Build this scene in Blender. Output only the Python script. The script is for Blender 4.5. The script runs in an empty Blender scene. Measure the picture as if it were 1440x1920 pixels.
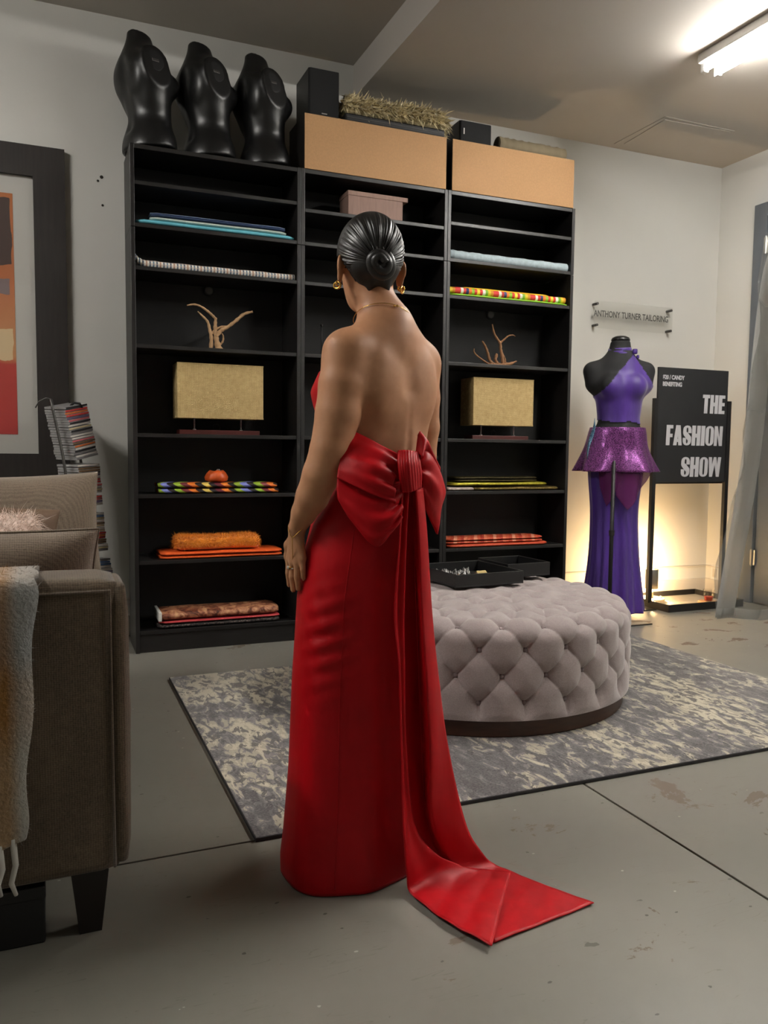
import bpy, bmesh, math, random
import numpy as np
from mathutils import Vector, Matrix

random.seed(7)
rng = np.random.default_rng(7)
scene = bpy.context.scene
COL = scene.collection
PI = math.pi

# ---------------------------------------------------------------- camera
cam_data = bpy.data.cameras.new('camera')
cam = bpy.data.objects.new('camera', cam_data)
COL.objects.link(cam)
cam_data.sensor_fit = 'HORIZONTAL'
cam_data.sensor_width = 36.0
cam_data.lens = 36.0 * 1518.2 / 1440.0
cam_data.clip_start = 0.05
cam_data.dof.use_dof = True
cam_data.dof.focus_distance = 2.5
cam_data.dof.aperture_fstop = 14.0
cam.matrix_world = Matrix(((0.92315715, 0.01936562, -0.3839347, -0.37108),
                           (-0.38428105, 0.07360553, -0.9202773, -3.89509),
                           (0.01043798, 0.99709939, 0.07539131, 0.96378),
                           (0, 0, 0, 1)))
scene.camera = cam

# ---------------------------------------------------------------- world, exposure
world = bpy.data.worlds.new('world')
scene.world = world
world.use_nodes = True
world.node_tree.nodes['Background'].inputs[0].default_value = (0.9, 0.93, 1.0, 1)
world.node_tree.nodes['Background'].inputs[1].default_value = 0.03
scene.view_settings.view_transform = 'Standard'
scene.view_settings.look = 'None'
scene.view_settings.gamma = 1.0
scene.view_settings.use_curve_mapping = False
scene.view_settings.exposure = 1.18
scene.cycles.max_bounces = 5
scene.cycles.diffuse_bounces = 3
scene.cycles.glossy_bounces = 3
scene.cycles.transparent_max_bounces = 10
scene.cycles.caustics_reflective = False
scene.cycles.caustics_refractive = False
scene.cycles.use_adaptive_sampling = True
scene.cycles.adaptive_threshold = 0.04
TUBE_STRENGTH = {'corner': 58.0, 'second': 50.0, 'left': 80.0}

# ---------------------------------------------------------------- helpers: colour, materials
def lin(c):
    return tuple((v / 12.92 if v <= 0.04045 else ((v + 0.055) / 1.055) ** 2.4) for v in c)
def rgb(r, g, b):
    return lin((r / 255, g / 255, b / 255)) + (1.0,)

class NT:
    """small wrapper around a material's node tree"""
    def __init__(s, name):
        s.m = bpy.data.materials.new(name); s.m.use_nodes = True
        s.t = s.m.node_tree; s.b = s.t.nodes['Principled BSDF']; s.out = s.t.nodes['Material Output']
    def n(s, typ, **kw):
        nd = s.t.nodes.new(typ)
        for k, v in kw.items():
            if k.startswith('i_'):
                key = k[2:]
                nd.inputs[int(key) if key.isdigit() else key.replace('_', ' ')].default_value = v
            else: setattr(nd, k, v)
        return nd
    def l(s, a, b): s.t.links.new(a, b)
    def coord(s, kind='Object', scale=(1, 1, 1), rot=(0, 0, 0), loc=(0, 0, 0)):
        tc = s.n('ShaderNodeTexCoord'); mp = s.n('ShaderNodeMapping')
        s.l(tc.outputs[kind], mp.inputs[0])
        mp.inputs['Scale'].default_value = scale; mp.inputs['Rotation'].default_value = rot; mp.inputs['Location'].default_value = loc
        return mp.outputs[0]
    def noise(s, vec, scale=5, detail=4, rough=.55, dist=0):
        nd = s.n('ShaderNodeTexNoise', i_Scale=scale, i_Detail=detail, i_Roughness=rough, i_Distortion=dist)
        s.l(vec, nd.inputs['Vector']); return nd.outputs['Fac']
    def ramp(s, fac, stops, interp='LINEAR'):
        nd = s.n('ShaderNodeValToRGB'); cr = nd.color_ramp; cr.interpolation = interp
        while len(cr.elements) > 1: cr.elements.remove(cr.elements[-1])
        cr.elements[0].position = stops[0][0]; cr.elements[0].color = stops[0][1]
        for p, c in stops[1:]:
            e = cr.elements.new(p); e.color = c
        s.l(fac, nd.inputs[0]); return nd.outputs[0]
    def mix(s, fac, a, b, blend='MIX'):
        nd = s.n('ShaderNodeMix', data_type='RGBA', blend_type=blend)
        if isinstance(fac, (int, float)): nd.inputs[0].default_value = fac
        else: s.l(fac, nd.inputs[0])
        for v, i in ((a, 6), (b, 7)):
            if isinstance(v, tuple): nd.inputs[i].default_value = v
            else: s.l(v, nd.inputs[i])
        return nd.outputs[2]
    def math(s, op, a, b=None):
        nd = s.n('ShaderNodeMath', operation=op)
        for v, i in ((a, 0), (b, 1)):
            if v is None: continue
            if isinstance(v, (int, float)): nd.inputs[i].default_value = v
            else: s.l(v, nd.inputs[i])
        return nd.outputs[0]
    def color(s, c):
        if isinstance(c, tuple): s.b.inputs['Base Color'].default_value = c
        else: s.l(c, s.b.inputs['Base Color'])
        return s
    def set(s, **kw):
        for k, v in kw.items():
            key = k.replace('_', ' ')
            if isinstance(v, (int, float, tuple)): s.b.inputs[key].default_value = v
            else: s.l(v, s.b.inputs[key])
        return s
    def bump(s, h, strength=.3, dist=.01):
        nd = s.n('ShaderNodeBump', i_Strength=strength, i_Distance=dist)
        s.l(h, nd.inputs['Height']); s.l(nd.outputs[0], s.b.inputs['Normal']); return s

def mat(name, col, rough=.6, metal=0.0, var=0.0, vscale=6, bump=0.0, bscale=60, bdist=.003, sheen=0.0, spec=.5, coat=0.0, stretch=(1, 1, 1)):
    t = NT(name)
    c = rgb(*col)
    if var > 0:
        f = t.noise(t.coord(scale=stretch), vscale, 5)
        d = tuple(v * (1 - var) for v in c[:3]) + (1,); u = tuple(min(1, v * (1 + var)) for v in c[:3]) + (1,)
        t.color(t.ramp(f, [(.3, d), (.7, u)]))
    else: t.color(c)
    t.set(Roughness=rough, Metallic=metal)
    t.b.inputs['Specular IOR Level'].default_value = spec
    if sheen: t.b.inputs['Sheen Weight'].default_value = sheen
    if coat: t.b.inputs['Coat Weight'].default_value = coat
    if bump: t.bump(t.noise(t.coord(scale=stretch), bscale, 3), bump, bdist)
    return t.m

def weave(name, c1, c2, scale=900, rough=.9, bump=.5, sheen=.2, big=.0):
    """woven cloth: fine crossed threads with slubs"""
    t = NT(name); v = t.coord(); sep = t.n('ShaderNodeSeparateXYZ'); t.l(v, sep.inputs[0])
    wob = t.math('MULTIPLY', t.noise(v, 40, 2), .004)
    w = [t.math('SINE', t.math('MULTIPLY', t.math('ADD', sep.outputs[i], wob), scale * (1.5 + .13 * i))) for i in range(3)]
    h = t.math('MULTIPLY', t.math('ADD', t.math('ADD', w[0], w[1]), w[2]), .07)
    n = t.noise(v, scale * .3, 3)
    f = t.math('ADD', t.math('ADD', h, .2), t.math('MULTIPLY', n, .62))
    c = t.ramp(f, [(.2, rgb(*c1)), (.8, rgb(*c2))])
    if big:
        nb = t.noise(v, 3, 3); c = t.mix(t.math('MULTIPLY', nb, big), c, rgb(*c1), 'MIX')
    t.color(c); t.set(Roughness=rough); t.b.inputs['Sheen Weight'].default_value = sheen
    t.bump(f, bump, .0015)
    return t.m

# ---------------------------------------------------------------- helpers: objects
def tag(o, label=None, cat=None, group=None, kind=None):
    if label: o['label'] = label
    if cat: o['category'] = cat
    if group: o['group'] = group
    if kind: o['kind'] = kind
    return o
def thing(name, label, cat, loc=(0, 0, 0), rotz=0.0, group=None):
    o = bpy.data.objects.new(name, None); COL.objects.link(o)
    o.empty_display_size = .05
    o.location = loc; o.rotation_euler = (0, 0, rotz)
    return tag(o, label, cat, group)
def link(name, me, m=None, parent=None, loc=None, rot=None):
    o = bpy.data.objects.new(name, me); COL.objects.link(o)
    if m is not None and not me.materials: me.materials.append(m)
    if parent: o.parent = parent
    if loc is not None: o.location = loc
    if rot is not None: o.rotation_euler = rot
    return o

class MB:
    """collects shapes, then builds one mesh object"""
    def __init__(s): s.v = []; s.f = []; s.mi = []; s.cur = 0
    def add(s, verts, faces):
        k = len(s.v); s.v.extend([tuple(map(float, q)) for q in verts])
        s.f.extend([tuple(int(i) + k for i in f) for f in faces]); s.mi.extend([s.cur] * len(faces)); return s
    def box(s, c, d, bevel=0.0, rot=None, seg=2):
        bm = bmesh.new(); bmesh.ops.create_cube(bm, size=1.0)
        bmesh.ops.scale(bm, vec=d, verts=bm.verts)
        if bevel > 0:
            bmesh.ops.bevel(bm, geom=bm.edges[:], offset=min(bevel, min(d) * .49), segments=seg, profile=.5, affect='EDGES')
        M = Matrix.Translation(c) @ (Matrix() if rot is None else rot.to_4x4())
        bmesh.ops.transform(bm, matrix=M, verts=bm.verts)
        bm.verts.index_update()
        s.add([v.co[:] for v in bm.verts], [[v.index for v in f.verts] for f in bm.faces]); bm.free(); return s
    def bx(s, x0, x1, y0, y1, z0, z1, bevel=0.0):
        return s.box(((x0 + x1) / 2, (y0 + y1) / 2, (z0 + z1) / 2), (x1 - x0, y1 - y0, z1 - z0), bevel)
    def tube(s, path, rad, n=10, cap=True):
        P = [Vector(q) for q in path]
        if isinstance(rad, (int, float)): rad = [rad] * len(P)
        rings = []; up = None
        for i, q in enumerate(P):
            a = P[max(i - 1, 0)]; b = P[min(i + 1, len(P) - 1)]
            t = (b - a).normalized()
            if up is None:
                up = Vector((0, 0, 1)) if abs(t.z) < .9 else Vector((1, 0, 0))
            u = (up - t * up.dot(t)).normalized(); w = t.cross(u); up = u
            rings.append([q + (u * math.cos(2 * PI * k / n) + w * math.sin(2 * PI * k / n)) * rad[i] for k in range(n)])
        vs = [v for r_ in rings for v in r_]; fs = []
        for i in range(len(P) - 1):
            for k in range(n):
                fs.append((i * n + k, i * n + (k + 1) % n, (i + 1) * n + (k + 1) % n, (i + 1) * n + k))
        if cap:
            fs.append(tuple(range(n - 1, -1, -1))); fs.append(tuple(range((len(P) - 1) * n, len(P) * n)))
        return s.add(vs, fs)
    def lathe(s, prof, n=32, c=(0, 0, 0), cap=True):
        vs = []; fs = []
        for r_, z in prof:
            for k in range(n):
                vs.append((c[0] + r_ * math.cos(2 * PI * k / n), c[1] + r_ * math.sin(2 * PI * k / n), c[2] + z))
        for i in range(len(prof) - 1):
            for k in range(n):
                fs.append((i * n + k, i * n + (k + 1) % n, (i + 1) * n + (k + 1) % n, (i + 1) * n + k))
        if cap:
            fs.append(tuple(range(n - 1, -1, -1))); fs.append(tuple(range((len(prof) - 1) * n, len(prof) * n)))
        return s.add(vs, fs)
    def grid(s, P, cu=False, cv=False, flip=False):
        nu, nv = P.shape[:2]; fs = []
        for i in range(nu if cu else nu - 1):
            for j in range(nv if cv else nv - 1):
                a, b, c, d = i * nv + j, ((i + 1) % nu) * nv + j, ((i + 1) % nu) * nv + (j + 1) % nv, i * nv + (j + 1) % nv
                fs.append((a, d, c, b) if flip else (a, b, c, d))
        return s.add(P.reshape(-1, 3), fs)
    def shell(s, P, th):
        """thick sheet from a grid of points"""
        du = np.gradient(P, axis=0); dv = np.gradient(P, axis=1)
        N = np.cross(du, dv); N /= np.maximum(np.linalg.norm(N, axis=2, keepdims=True), 1e-9)
        A = P + N * th / 2; B = P - N * th / 2
        nu, nv = P.shape[:2]; k = nu * nv
        fs = []
        for i in range(nu - 1):
            for j in range(nv - 1):
                a, b, c, d = i * nv + j, (i + 1) * nv + j, (i + 1) * nv + j + 1, i * nv + j + 1
                fs.append((a, b, c, d)); fs.append((k + a, k + d, k + c, k + b))
        for i in range(nu - 1):
            for j, fl in ((0, 0), (nv - 1, 1)):
                a, b = i * nv + j, (i + 1) * nv + j
                q = (a, k + a, k + b, b); fs.append(q[::-1] if fl else q)
        for j in range(nv - 1):
            for i, fl in ((0, 1), (nu - 1, 0)):
                a, b = i * nv + j, i * nv + j + 1
                q = (a, k + a, k + b, b); fs.append(q[::-1] if fl else q)
        return s.add(np.concatenate([A.reshape(-1, 3), B.reshape(-1, 3)]), fs)
    def prism(s, poly, y0, y1):
        """polygon in the xz plane pushed from y0 to y1"""
        n = len(poly)
        vs = [(x, y0, z) for x, z in poly] + [(x, y1, z) for x, z in poly]
        fs = [tuple(range(n)), tuple(range(2 * n - 1, n - 1, -1))]
        for i in range(n): fs.append((i, n + i, n + (i + 1) % n, (i + 1) % n))
        return s.add(vs, fs)
    def mesh(s, name, m=None, smooth=False, angle=None):
        me = bpy.data.meshes.new(name)
        me.from_pydata(s.v, [], s.f); me.validate()
        ms = m if isinstance(m, (list, tuple)) else [m]
        for q in ms:
            if q is not None: me.materials.append(q)
        if len(ms) > 1 and len(me.polygons) == len(s.mi): me.polygons.foreach_set('material_index', s.mi)
        bm = bmesh.new(); bm.from_mesh(me); bmesh.ops.recalc_face_normals(bm, faces=bm.faces); bm.to_mesh(me); bm.free()
        if smooth: me.polygons.foreach_set('use_smooth', [True] * len(me.polygons))
        if angle is not None:
            me.polygons.foreach_set('use_smooth', [True] * len(me.polygons))
            me.set_sharp_from_angle(angle=math.radians(angle))
        me.update()
        return me
    def build(s, name, m=None, parent=None, loc=None, rot=None, smooth=False, angle=None):
        return link(name, s.mesh(name, m, smooth, angle), None, parent, loc, rot)

def catmull(P, n):
    """resample axis 0 of an array of control points to n rows"""
    P = np.asarray(P, float); m = len(P)
    Q = np.concatenate([[2 * P[0] - P[1]], P, [2 * P[-1] - P[-2]]])
    t = np.linspace(0, m - 1, n); i = np.minimum(t.astype(int), m - 2); f = (t - i).reshape((-1,) + (1,) * (P.ndim - 1))
    p0, p1, p2, p3 = Q[i], Q[i + 1], Q[i + 2], Q[i + 3]
    return .5 * ((2 * p1) + (-p0 + p2) * f + (2 * p0 - 5 * p1 + 4 * p2 - p3) * f ** 2 + (-p0 + 3 * p1 - 3 * p2 + p3) * f ** 3)
def patch(C, nu, nv):
    A = catmull(np.asarray(C, float), nu)
    return catmull(A.transpose(1, 0, 2), nv).transpose(1, 0, 2)
def wav(P, amp, freq, seed=0):
    """cheap smooth pseudo-noise on an (...,3) array"""
    g = np.random.default_rng(seed); out = np.zeros(P.shape[:-1])
    for k in range(6):
        d = g.normal(size=3); d /= np.linalg.norm(d)
        out += np.sin((P @ d) * freq * (1 + .5 * k) + g.uniform(0, 6.28)) / (1 + .6 * k)
    return out * amp / 2.5

def fur(points, normals, length, width, droop, jitter, seed=0, comb=None, seg=3):
    """thin tapering blades standing on a surface; one MB"""
    g = np.random.default_rng(seed); n = len(points)
    mb = MB(); N = normals + g.normal(size=(n, 3)) * jitter
    if comb is not None: N = N + comb
    N /= np.linalg.norm(N, axis=1, keepdims=True)
    S = np.cross(N, g.normal(size=(n, 3))); S /= np.linalg.norm(S, axis=1, keepdims=True)
    Ls = length * g.uniform(.6, 1.15, n); curl = g.normal(size=(n, 3)) * jitter * .7
    V = np.zeros((n, 2 * seg + 1, 3))
    for k in range(seg):
        t = k / seg
        c = points + N * (Ls * t)[:, None] + curl * (Ls * t * t)[:, None]; c[:, 2] -= droop * Ls * t * t
        w = (width * (1 - t * .8))
        V[:, 2 * k] = c - S * w / 2; V[:, 2 * k + 1] = c + S * w / 2
    c = points + N * Ls[:, None] + curl * Ls[:, None]; c[:, 2] -= droop * Ls
    V[:, 2 * seg] = c
    base = np.arange(n) * (2 * seg + 1)
    F = []
    for k in range(seg - 1):
        F.append(np.stack([base + 2 * k, base + 2 * k + 1, base + 2 * k + 3, base + 2 * k + 2], 1))
    mb.v = [tuple(q) for q in V.reshape(-1, 3)]
    mb.f = [tuple(q) for a in F for q in a] + [tuple(q) for q in np.stack([base + 2 * seg - 2, base + 2 * seg - 1, base + 2 * seg], 1)]
    mb.mi = [0] * len(mb.f)
    return mb
def fur_mesh(mb, name, m):
    me = bpy.data.meshes.new(name); me.from_pydata(mb.v, [], mb.f); me.materials.append(m)
    me.polygons.foreach_set('use_smooth', [True] * len(me.polygons)); me.update(); return me
def sample_surface(me, n, seed=0, cond=None):
    g = np.random.default_rng(seed); me.calc_loop_triangles()
    V = np.empty(len(me.vertices) * 3); me.vertices.foreach_get('co', V); V = V.reshape(-1, 3)
    T = np.empty(len(me.loop_triangles) * 3, int); me.loop_triangles.foreach_get('vertices', T); T = T.reshape(-1, 3)
    a, b, c = V[T[:, 0]], V[T[:, 1]], V[T[:, 2]]
    nn = np.cross(b - a, c - a); ar = np.linalg.norm(nn, axis=1) + 1e-12
    if cond is not None: ar = np.where(cond((a + b + c) / 3, nn / ar[:, None]), ar, 0)
    i = g.choice(len(T), n, p=ar / ar.sum())
    u = g.uniform(size=(n, 1)); v = g.uniform(size=(n, 1)); q = u + v > 1; u = np.where(q, 1 - u, u); v = np.where(q, 1 - v, v)
    return a[i] + (b - a)[i] * u + (c - a)[i] * v, nn[i] / np.linalg.norm(nn[i], axis=1, keepdims=True)

# ---------------------------------------------------------------- helpers: smooth solid modelling (distance field + surface nets)
class Field:
    def __init__(s, lo, hi, h):
        s.lo = np.array(lo, float); s.h = h
        s.n = np.ceil((np.array(hi) - s.lo) / h).astype(int) + 1
        s.ax = [(s.lo[i] + h * np.arange(s.n[i])).astype(np.float32) for i in range(3)]
        s.V = np.full(s.n, 1.0, np.float32)
    def _sub(s, lo, hi):
        i0 = np.clip(np.floor((np.array(lo) - s.lo) / s.h).astype(int), 0, s.n - 1)
        i1 = np.clip(np.ceil((np.array(hi) - s.lo) / s.h).astype(int) + 1, 1, s.n)
        sl = tuple(slice(a, b) for a, b in zip(i0, i1))
        X, Y, Z = np.meshgrid(*[s.ax[i][sl[i]] for i in range(3)], indexing='ij', sparse=True)
        return sl, X, Y, Z
    def _mix(s, sl, d, k, op):
        V = s.V[sl]
        if V.size == 0: return s
        if op == 'u':
            if k > 0:
                t = np.clip(.5 + .5 * (d - V) / k, 0, 1); s.V[sl] = d + (V - d) * t - k * t * (1 - t)
            else: s.V[sl] = np.minimum(V, d)
        elif op == 's':
            a, b = -V, d; k = max(k, 1e-5)
            t = np.clip(.5 + .5 * (b - a) / k, 0, 1); s.V[sl] = -(b + (a - b) * t - k * t * (1 - t))
        return s
    def cap(s, a, b, ra, rb=None, k=.01, op='u'):
        rb = ra if rb is None else rb; a = np.array(a, float); b = np.array(b, float)
        m = max(ra, rb) + k + 3 * s.h
        sl, X, Y, Z = s._sub(np.minimum(a, b) - m, np.maximum(a, b) + m)
        d = b - a; L2 = max(d @ d, 1e-9)
        t = np.clip(((X - a[0]) * d[0] + (Y - a[1]) * d[1] + (Z - a[2]) * d[2]) / L2, 0, 1)
        D = np.sqrt((X - a[0] - t * d[0]) ** 2 + (Y - a[1] - t * d[1]) ** 2 + (Z - a[2] - t * d[2]) ** 2) - (ra + (rb - ra) * t)
        return s._mix(sl, D, k, op)
    def chain(s, pts, rad, k=.01, op='u'):
        for i in range(len(pts) - 1): s.cap(pts[i], pts[i + 1], rad[i], rad[i + 1], k if i == 0 else min(k, .008), op)
        return s
    def ell(s, c, r, rot=None, k=.01, op='u'):
        c = np.array(c, float); r = np.array(r, float); m = r.max() + k + 3 * s.h
        sl, X, Y, Z = s._sub(c - m, c + m)
        R = np.eye(3) if rot is None else np.array(rot).T
        x, y, z = X - c[0], Y - c[1], Z - c[2]
        q = [(R[i, 0] * x + R[i, 1] * y + R[i, 2] * z) for i in range(3)]
        k0 = np.sqrt(sum((q[i] / r[i]) ** 2 for i in range(3))); k1 = np.sqrt(sum((q[i] / r[i] ** 2) ** 2 for i in range(3)))
        return s._mix(sl, k0 * (k0 - 1) / np.maximum(k1, 1e-6), k, op)
    def cut(s, p, n, k=.002):
        """remove everything on the side the normal points to"""
        n = np.array(n, float); n /= np.linalg.norm(n)
        X, Y, Z = np.meshgrid(*s.ax, indexing='ij', sparse=True)
        d = -((X - p[0]) * n[0] + (Y - p[1]) * n[1] + (Z - p[2]) * n[2])
        return s._mix(tuple(slice(0, q) for q in s.n), d, k, 's')
    def extract(s, iso=0.0):
        V = s.V - iso; S = V < 0; c = np.zeros(s.n - 1, np.int8)
        off = [(i, j, k) for i in (0, 1) for j in (0, 1) for k in (0, 1)]
        def cut(A, o): return A[o[0]:A.shape[0] - 1 + o[0], o[1]:A.shape[1] - 1 + o[1], o[2]:A.shape[2] - 1 + o[2]]
        for o in off: c += cut(S, o)
        m = (c > 0) & (c < 8); idx = np.full(m.shape, -1, np.int64); I = np.argwhere(m); idx[m] = np.arange(len(I))
        acc = np.zeros((len(I), 3)); cnt = np.zeros(len(I))
        for o in off:
            for ax in range(3):
                if o[ax]: continue
                q = list(o); q[ax] = 1
                va = V[I[:, 0] + o[0], I[:, 1] + o[1], I[:, 2] + o[2]]; vb = V[I[:, 0] + q[0], I[:, 1] + q[1], I[:, 2] + q[2]]
                e = (va < 0) != (vb < 0); t = va[e] / (va[e] - vb[e])
                P = I[e] + np.array(o, float); P[:, ax] += t
                acc[e] += P; cnt[e] += 1
        verts = s.lo + s.h * acc / cnt[:, None]
        quads = []
        for ax in range(3):
            a, b = (ax + 1) % 3, (ax + 2) % 3
            sl0 = [slice(1, -1)] * 3; sl1 = [slice(1, -1)] * 3
            sl0[ax] = slice(0, -1); sl1[ax] = slice(1, None)
            A = S[tuple(sl0)]; B = S[tuple(sl1)]
            E = np.argwhere(A != B); base = E.copy(); base[:, a] += 1; base[:, b] += 1
            fl = A[tuple(E.T)]
            def cell(da, db):
                q = base.copy(); q[:, a] += da; q[:, b] += db; return idx[tuple(q.T)]
            Q = np.stack([cell(-1, -1), cell(0, -1), cell(0, 0), cell(-1, 0)], 1)
            Q[~fl] = Q[~fl][:, ::-1]; quads.append(Q)
        return verts, np.concatenate(quads)
    def mesh(s, name, m, iso=0.0, keep=None, relax=2):
        v, q = s.extract(iso)
        q = q[(q >= 0).all(1)]
        for _ in range(relax):
            acc = np.zeros_like(v); cnt = np.zeros(len(v))
            for i in range(4):
                for j in ((i + 1) % 4, (i - 1) % 4):
                    np.add.at(acc, q[:, i], v[q[:, j]]); np.add.at(cnt, q[:, i], 1)
            v = np.where(cnt[:, None] > 0, v * .5 + .5 * acc / np.maximum(cnt, 1)[:, None], v)
        if keep is not None:
            kv = keep(v); q = q[kv[q].all(1)]
            used = np.unique(q); mp = np.full(len(v), -1); mp[used] = np.arange(len(used)); v = v[used]; q = mp[q]
        me = bpy.data.meshes.new(name)
        me.vertices.add(len(v)); me.vertices.foreach_set('co', v.ravel())
        me.loops.add(q.size); me.loops.foreach_set('vertex_index', q.ravel().astype(np.int32))
        me.polygons.add(len(q)); me.polygons.foreach_set('loop_start', np.arange(0, q.size, 4, dtype=np.int32))
        me.polygons.foreach_set('use_smooth', [True] * len(q))
        me.update(calc_edges=True); me.validate(); me.materials.append(m)
        return me

def text_mesh(body, size, m, extrude=.0005, offset=0.0, sx=1.0, align='LEFT'):
    """flat lettering standing in the xz plane, readable from -y"""
    cu = bpy.data.curves.new('lettering', 'FONT'); cu.body = body; cu.size = size
    cu.extrude = extrude; cu.offset = offset; cu.align_x = align; cu.resolution_u = 3
    o = bpy.data.objects.new('lettering', cu); COL.objects.link(o)
    bpy.context.view_layer.update()
    me = bpy.data.meshes.new_from_object(o.evaluated_get(bpy.context.evaluated_depsgraph_get()))
    bpy.data.objects.remove(o); bpy.data.curves.remove(cu)
    me.transform(Matrix.Scale(sx, 4, (1, 0, 0))); me.transform(Matrix.Rotation(PI / 2, 4, 'X'))
    me.materials.clear(); me.materials.append(m); me.name = 'lettering'
    return me

def copy_tree(o, parent=None):
    c = o.copy(); COL.objects.link(c); c.parent = parent
    for ch in list(o.children): copy_tree(ch, c)
    return c

# ================================================================ materials
M = {}
def wall_mat(name, col):
    t = NT(name); v = t.coord()
    f = t.noise(v, 1.3, 4); c = rgb(*col)
    t.color(t.ramp(f, [(.3, tuple(x * .95 for x in c[:3]) + (1,)), (.7, c)])); t.set(Roughness=.75)
    t.bump(t.noise(v, 90, 3), .08, .004); return t.m
M['wall'] = wall_mat('painted_wall', (208, 207, 201))
M['ceiling'] = wall_mat('painted_ceiling', (186, 180, 172))
M['baseboard'] = mat('baseboard_paint', (196, 190, 180), .5)

def floor_mat():
    t = NT('painted_concrete'); v = t.coord()
    big = t.noise(v, .9, 5, .6); mid = t.noise(v, 7, 5, .6)
    base = t.ramp(big, [(.3, rgb(118, 116, 108)), (.7, rgb(138, 135, 126))])
    base = t.mix(t.math('MULTIPLY', mid, .35), base, rgb(128, 125, 115))
    # worn patches where the paint is gone, mostly towards +x, -y
    sep = t.n('ShaderNodeSeparateXYZ'); t.l(v, sep.inputs[0])
    w = t.noise(t.coord(scale=(1, 1.5, 1)), 3.2, 8, .68, .6)
    bias = t.math('MULTIPLY', t.math('SUBTRACT', sep.outputs[0], .2), .055)
    bias = t.math('MINIMUM', t.math('MAXIMUM', bias, -.03), .05)
    wear = t.ramp(t.math('ADD', w, bias), [(.655, (0, 0, 0, 1)), (.665, (1, 1, 1, 1))])
    base = t.mix(wear, base, rgb(110, 97, 84))
    # dark nicks of two sizes and pale specks
    def nicks(scale, thr, amp, chan, lo, seed):
        vv = t.coord(scale=(1, 1.5, 1), loc=(seed, seed * .7, 0))
        vo = t.n('ShaderNodeTexVoronoi', i_Scale=float(scale)); t.l(vv, vo.inputs['Vector'])
        ds = t.noise(t.coord(scale=(1, 2.0, 1), rot=(0, 0, .4), loc=(seed, 0, 0)), scale * 5.0, 3, .6)
        spot = t.math('ADD', vo.outputs['Distance'], t.math('MULTIPLY', t.math('SUBTRACT', ds, .5), amp))
        pick = t.n('ShaderNodeSeparateColor'); t.l(vo.outputs['Color'], pick.inputs[0])
        return t.math('MULTIPLY', t.math('LESS_THAN', spot, thr), t.math('GREATER_THAN', pick.outputs[chan], lo))
    base = t.mix(t.math('MULTIPLY', nicks(5, .045, .30, 0, .3, 3.1), .7), base, rgb(70, 63, 54))
    base = t.mix(t.math('MULTIPLY', nicks(14, .065, .16, 1, .25, 8.3), .8), base, rgb(58, 52, 45))
    base = t.mix(t.math('MULTIPLY', nicks(13, .05, .12, 2, .2, 1.7), .7), base, rgb(196, 192, 182))
    # long thin scratches
    s = t.noise(t.coord(scale=(1.2, 14, 1), rot=(0, 0, .5)), 3.0, 2, .4, .3)
    scr = t.math('MULTIPLY', t.math('LESS_THAN', t.math('ABSOLUTE', t.math('SUBTRACT', s, .5)), .0035), t.math('GREATER_THAN', mid, .52))
    base = t.mix(t.math('MULTIPLY', scr, .35), base, rgb(92, 86, 76))
    t.color(base)
    t.set(Roughness=t.ramp(wear, [(0, (.36, .36, .36, 1)), (1, (.6, .6, .6, 1))]))
    t.bump(t.math('SUBTRACT', t.math('MULTIPLY', t.noise(v, 25, 3), .08), t.math('MULTIPLY', wear, .5)), .12, .003)
    return t.m
M['floor'] = floor_mat()
M['joint'] = mat('joint_dirt', (40, 36, 30), .9)

def rug_mat():
    t = NT('rug_pile'); v = t.coord()
    vs = t.coord(scale=(1.0, .40, 1), rot=(0, 0, .12))
    a = t.noise(vs, 2.4, 3, .5, .5); f = t.noise(vs, 30, 3, .55, .8); g = t.noise(t.coord(scale=(1, .5, 1), loc=(3, 7, 0)), 36, 3, .55, .7)
    sep = t.n('ShaderNodeSeparateXYZ'); t.l(v, sep.inputs[0])
    edge = t.math('MULTIPLY', t.math('ABSOLUTE', sep.outputs[0]), .035)       # creamier towards both short ends
    mix1 = t.math('ADD', t.math('ADD', t.math('MULTIPLY', a, .62), t.math('MULTIPLY', f, .85)), edge)
    c = t.ramp(mix1, [(.0, rgb(74, 71, 74)), (.67, rgb(92, 89, 91)), (.745, rgb(120, 116, 115)), (.80, rgb(172, 163, 143)), (.88, rgb(198, 189, 166))], 'CONSTANT')
    dk = t.ramp(t.math('ADD', g, t.math('MULTIPLY', a, .22)), [(.0, (0, 0, 0, 1)), (.685, (1, 1, 1, 1))], 'CONSTANT')
    c = t.mix(t.math('MULTIPLY', dk, .85), c, rgb(60, 56, 60))
    fine = t.noise(v, 160, 2)
    c = t.mix(.18, c, t.ramp(fine, [(.3, rgb(60, 58, 60)), (.7, rgb(190, 185, 175))]))
    t.color(c); t.set(Roughness=.95); t.b.inputs['Sheen Weight'].default_value = .2
    t.bump(t.math('ADD', t.math('MULTIPLY', fine, .5), t.math('MULTIPLY', f, .7)), .5, .006); return t.m
M['rug'] = rug_mat()

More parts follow.
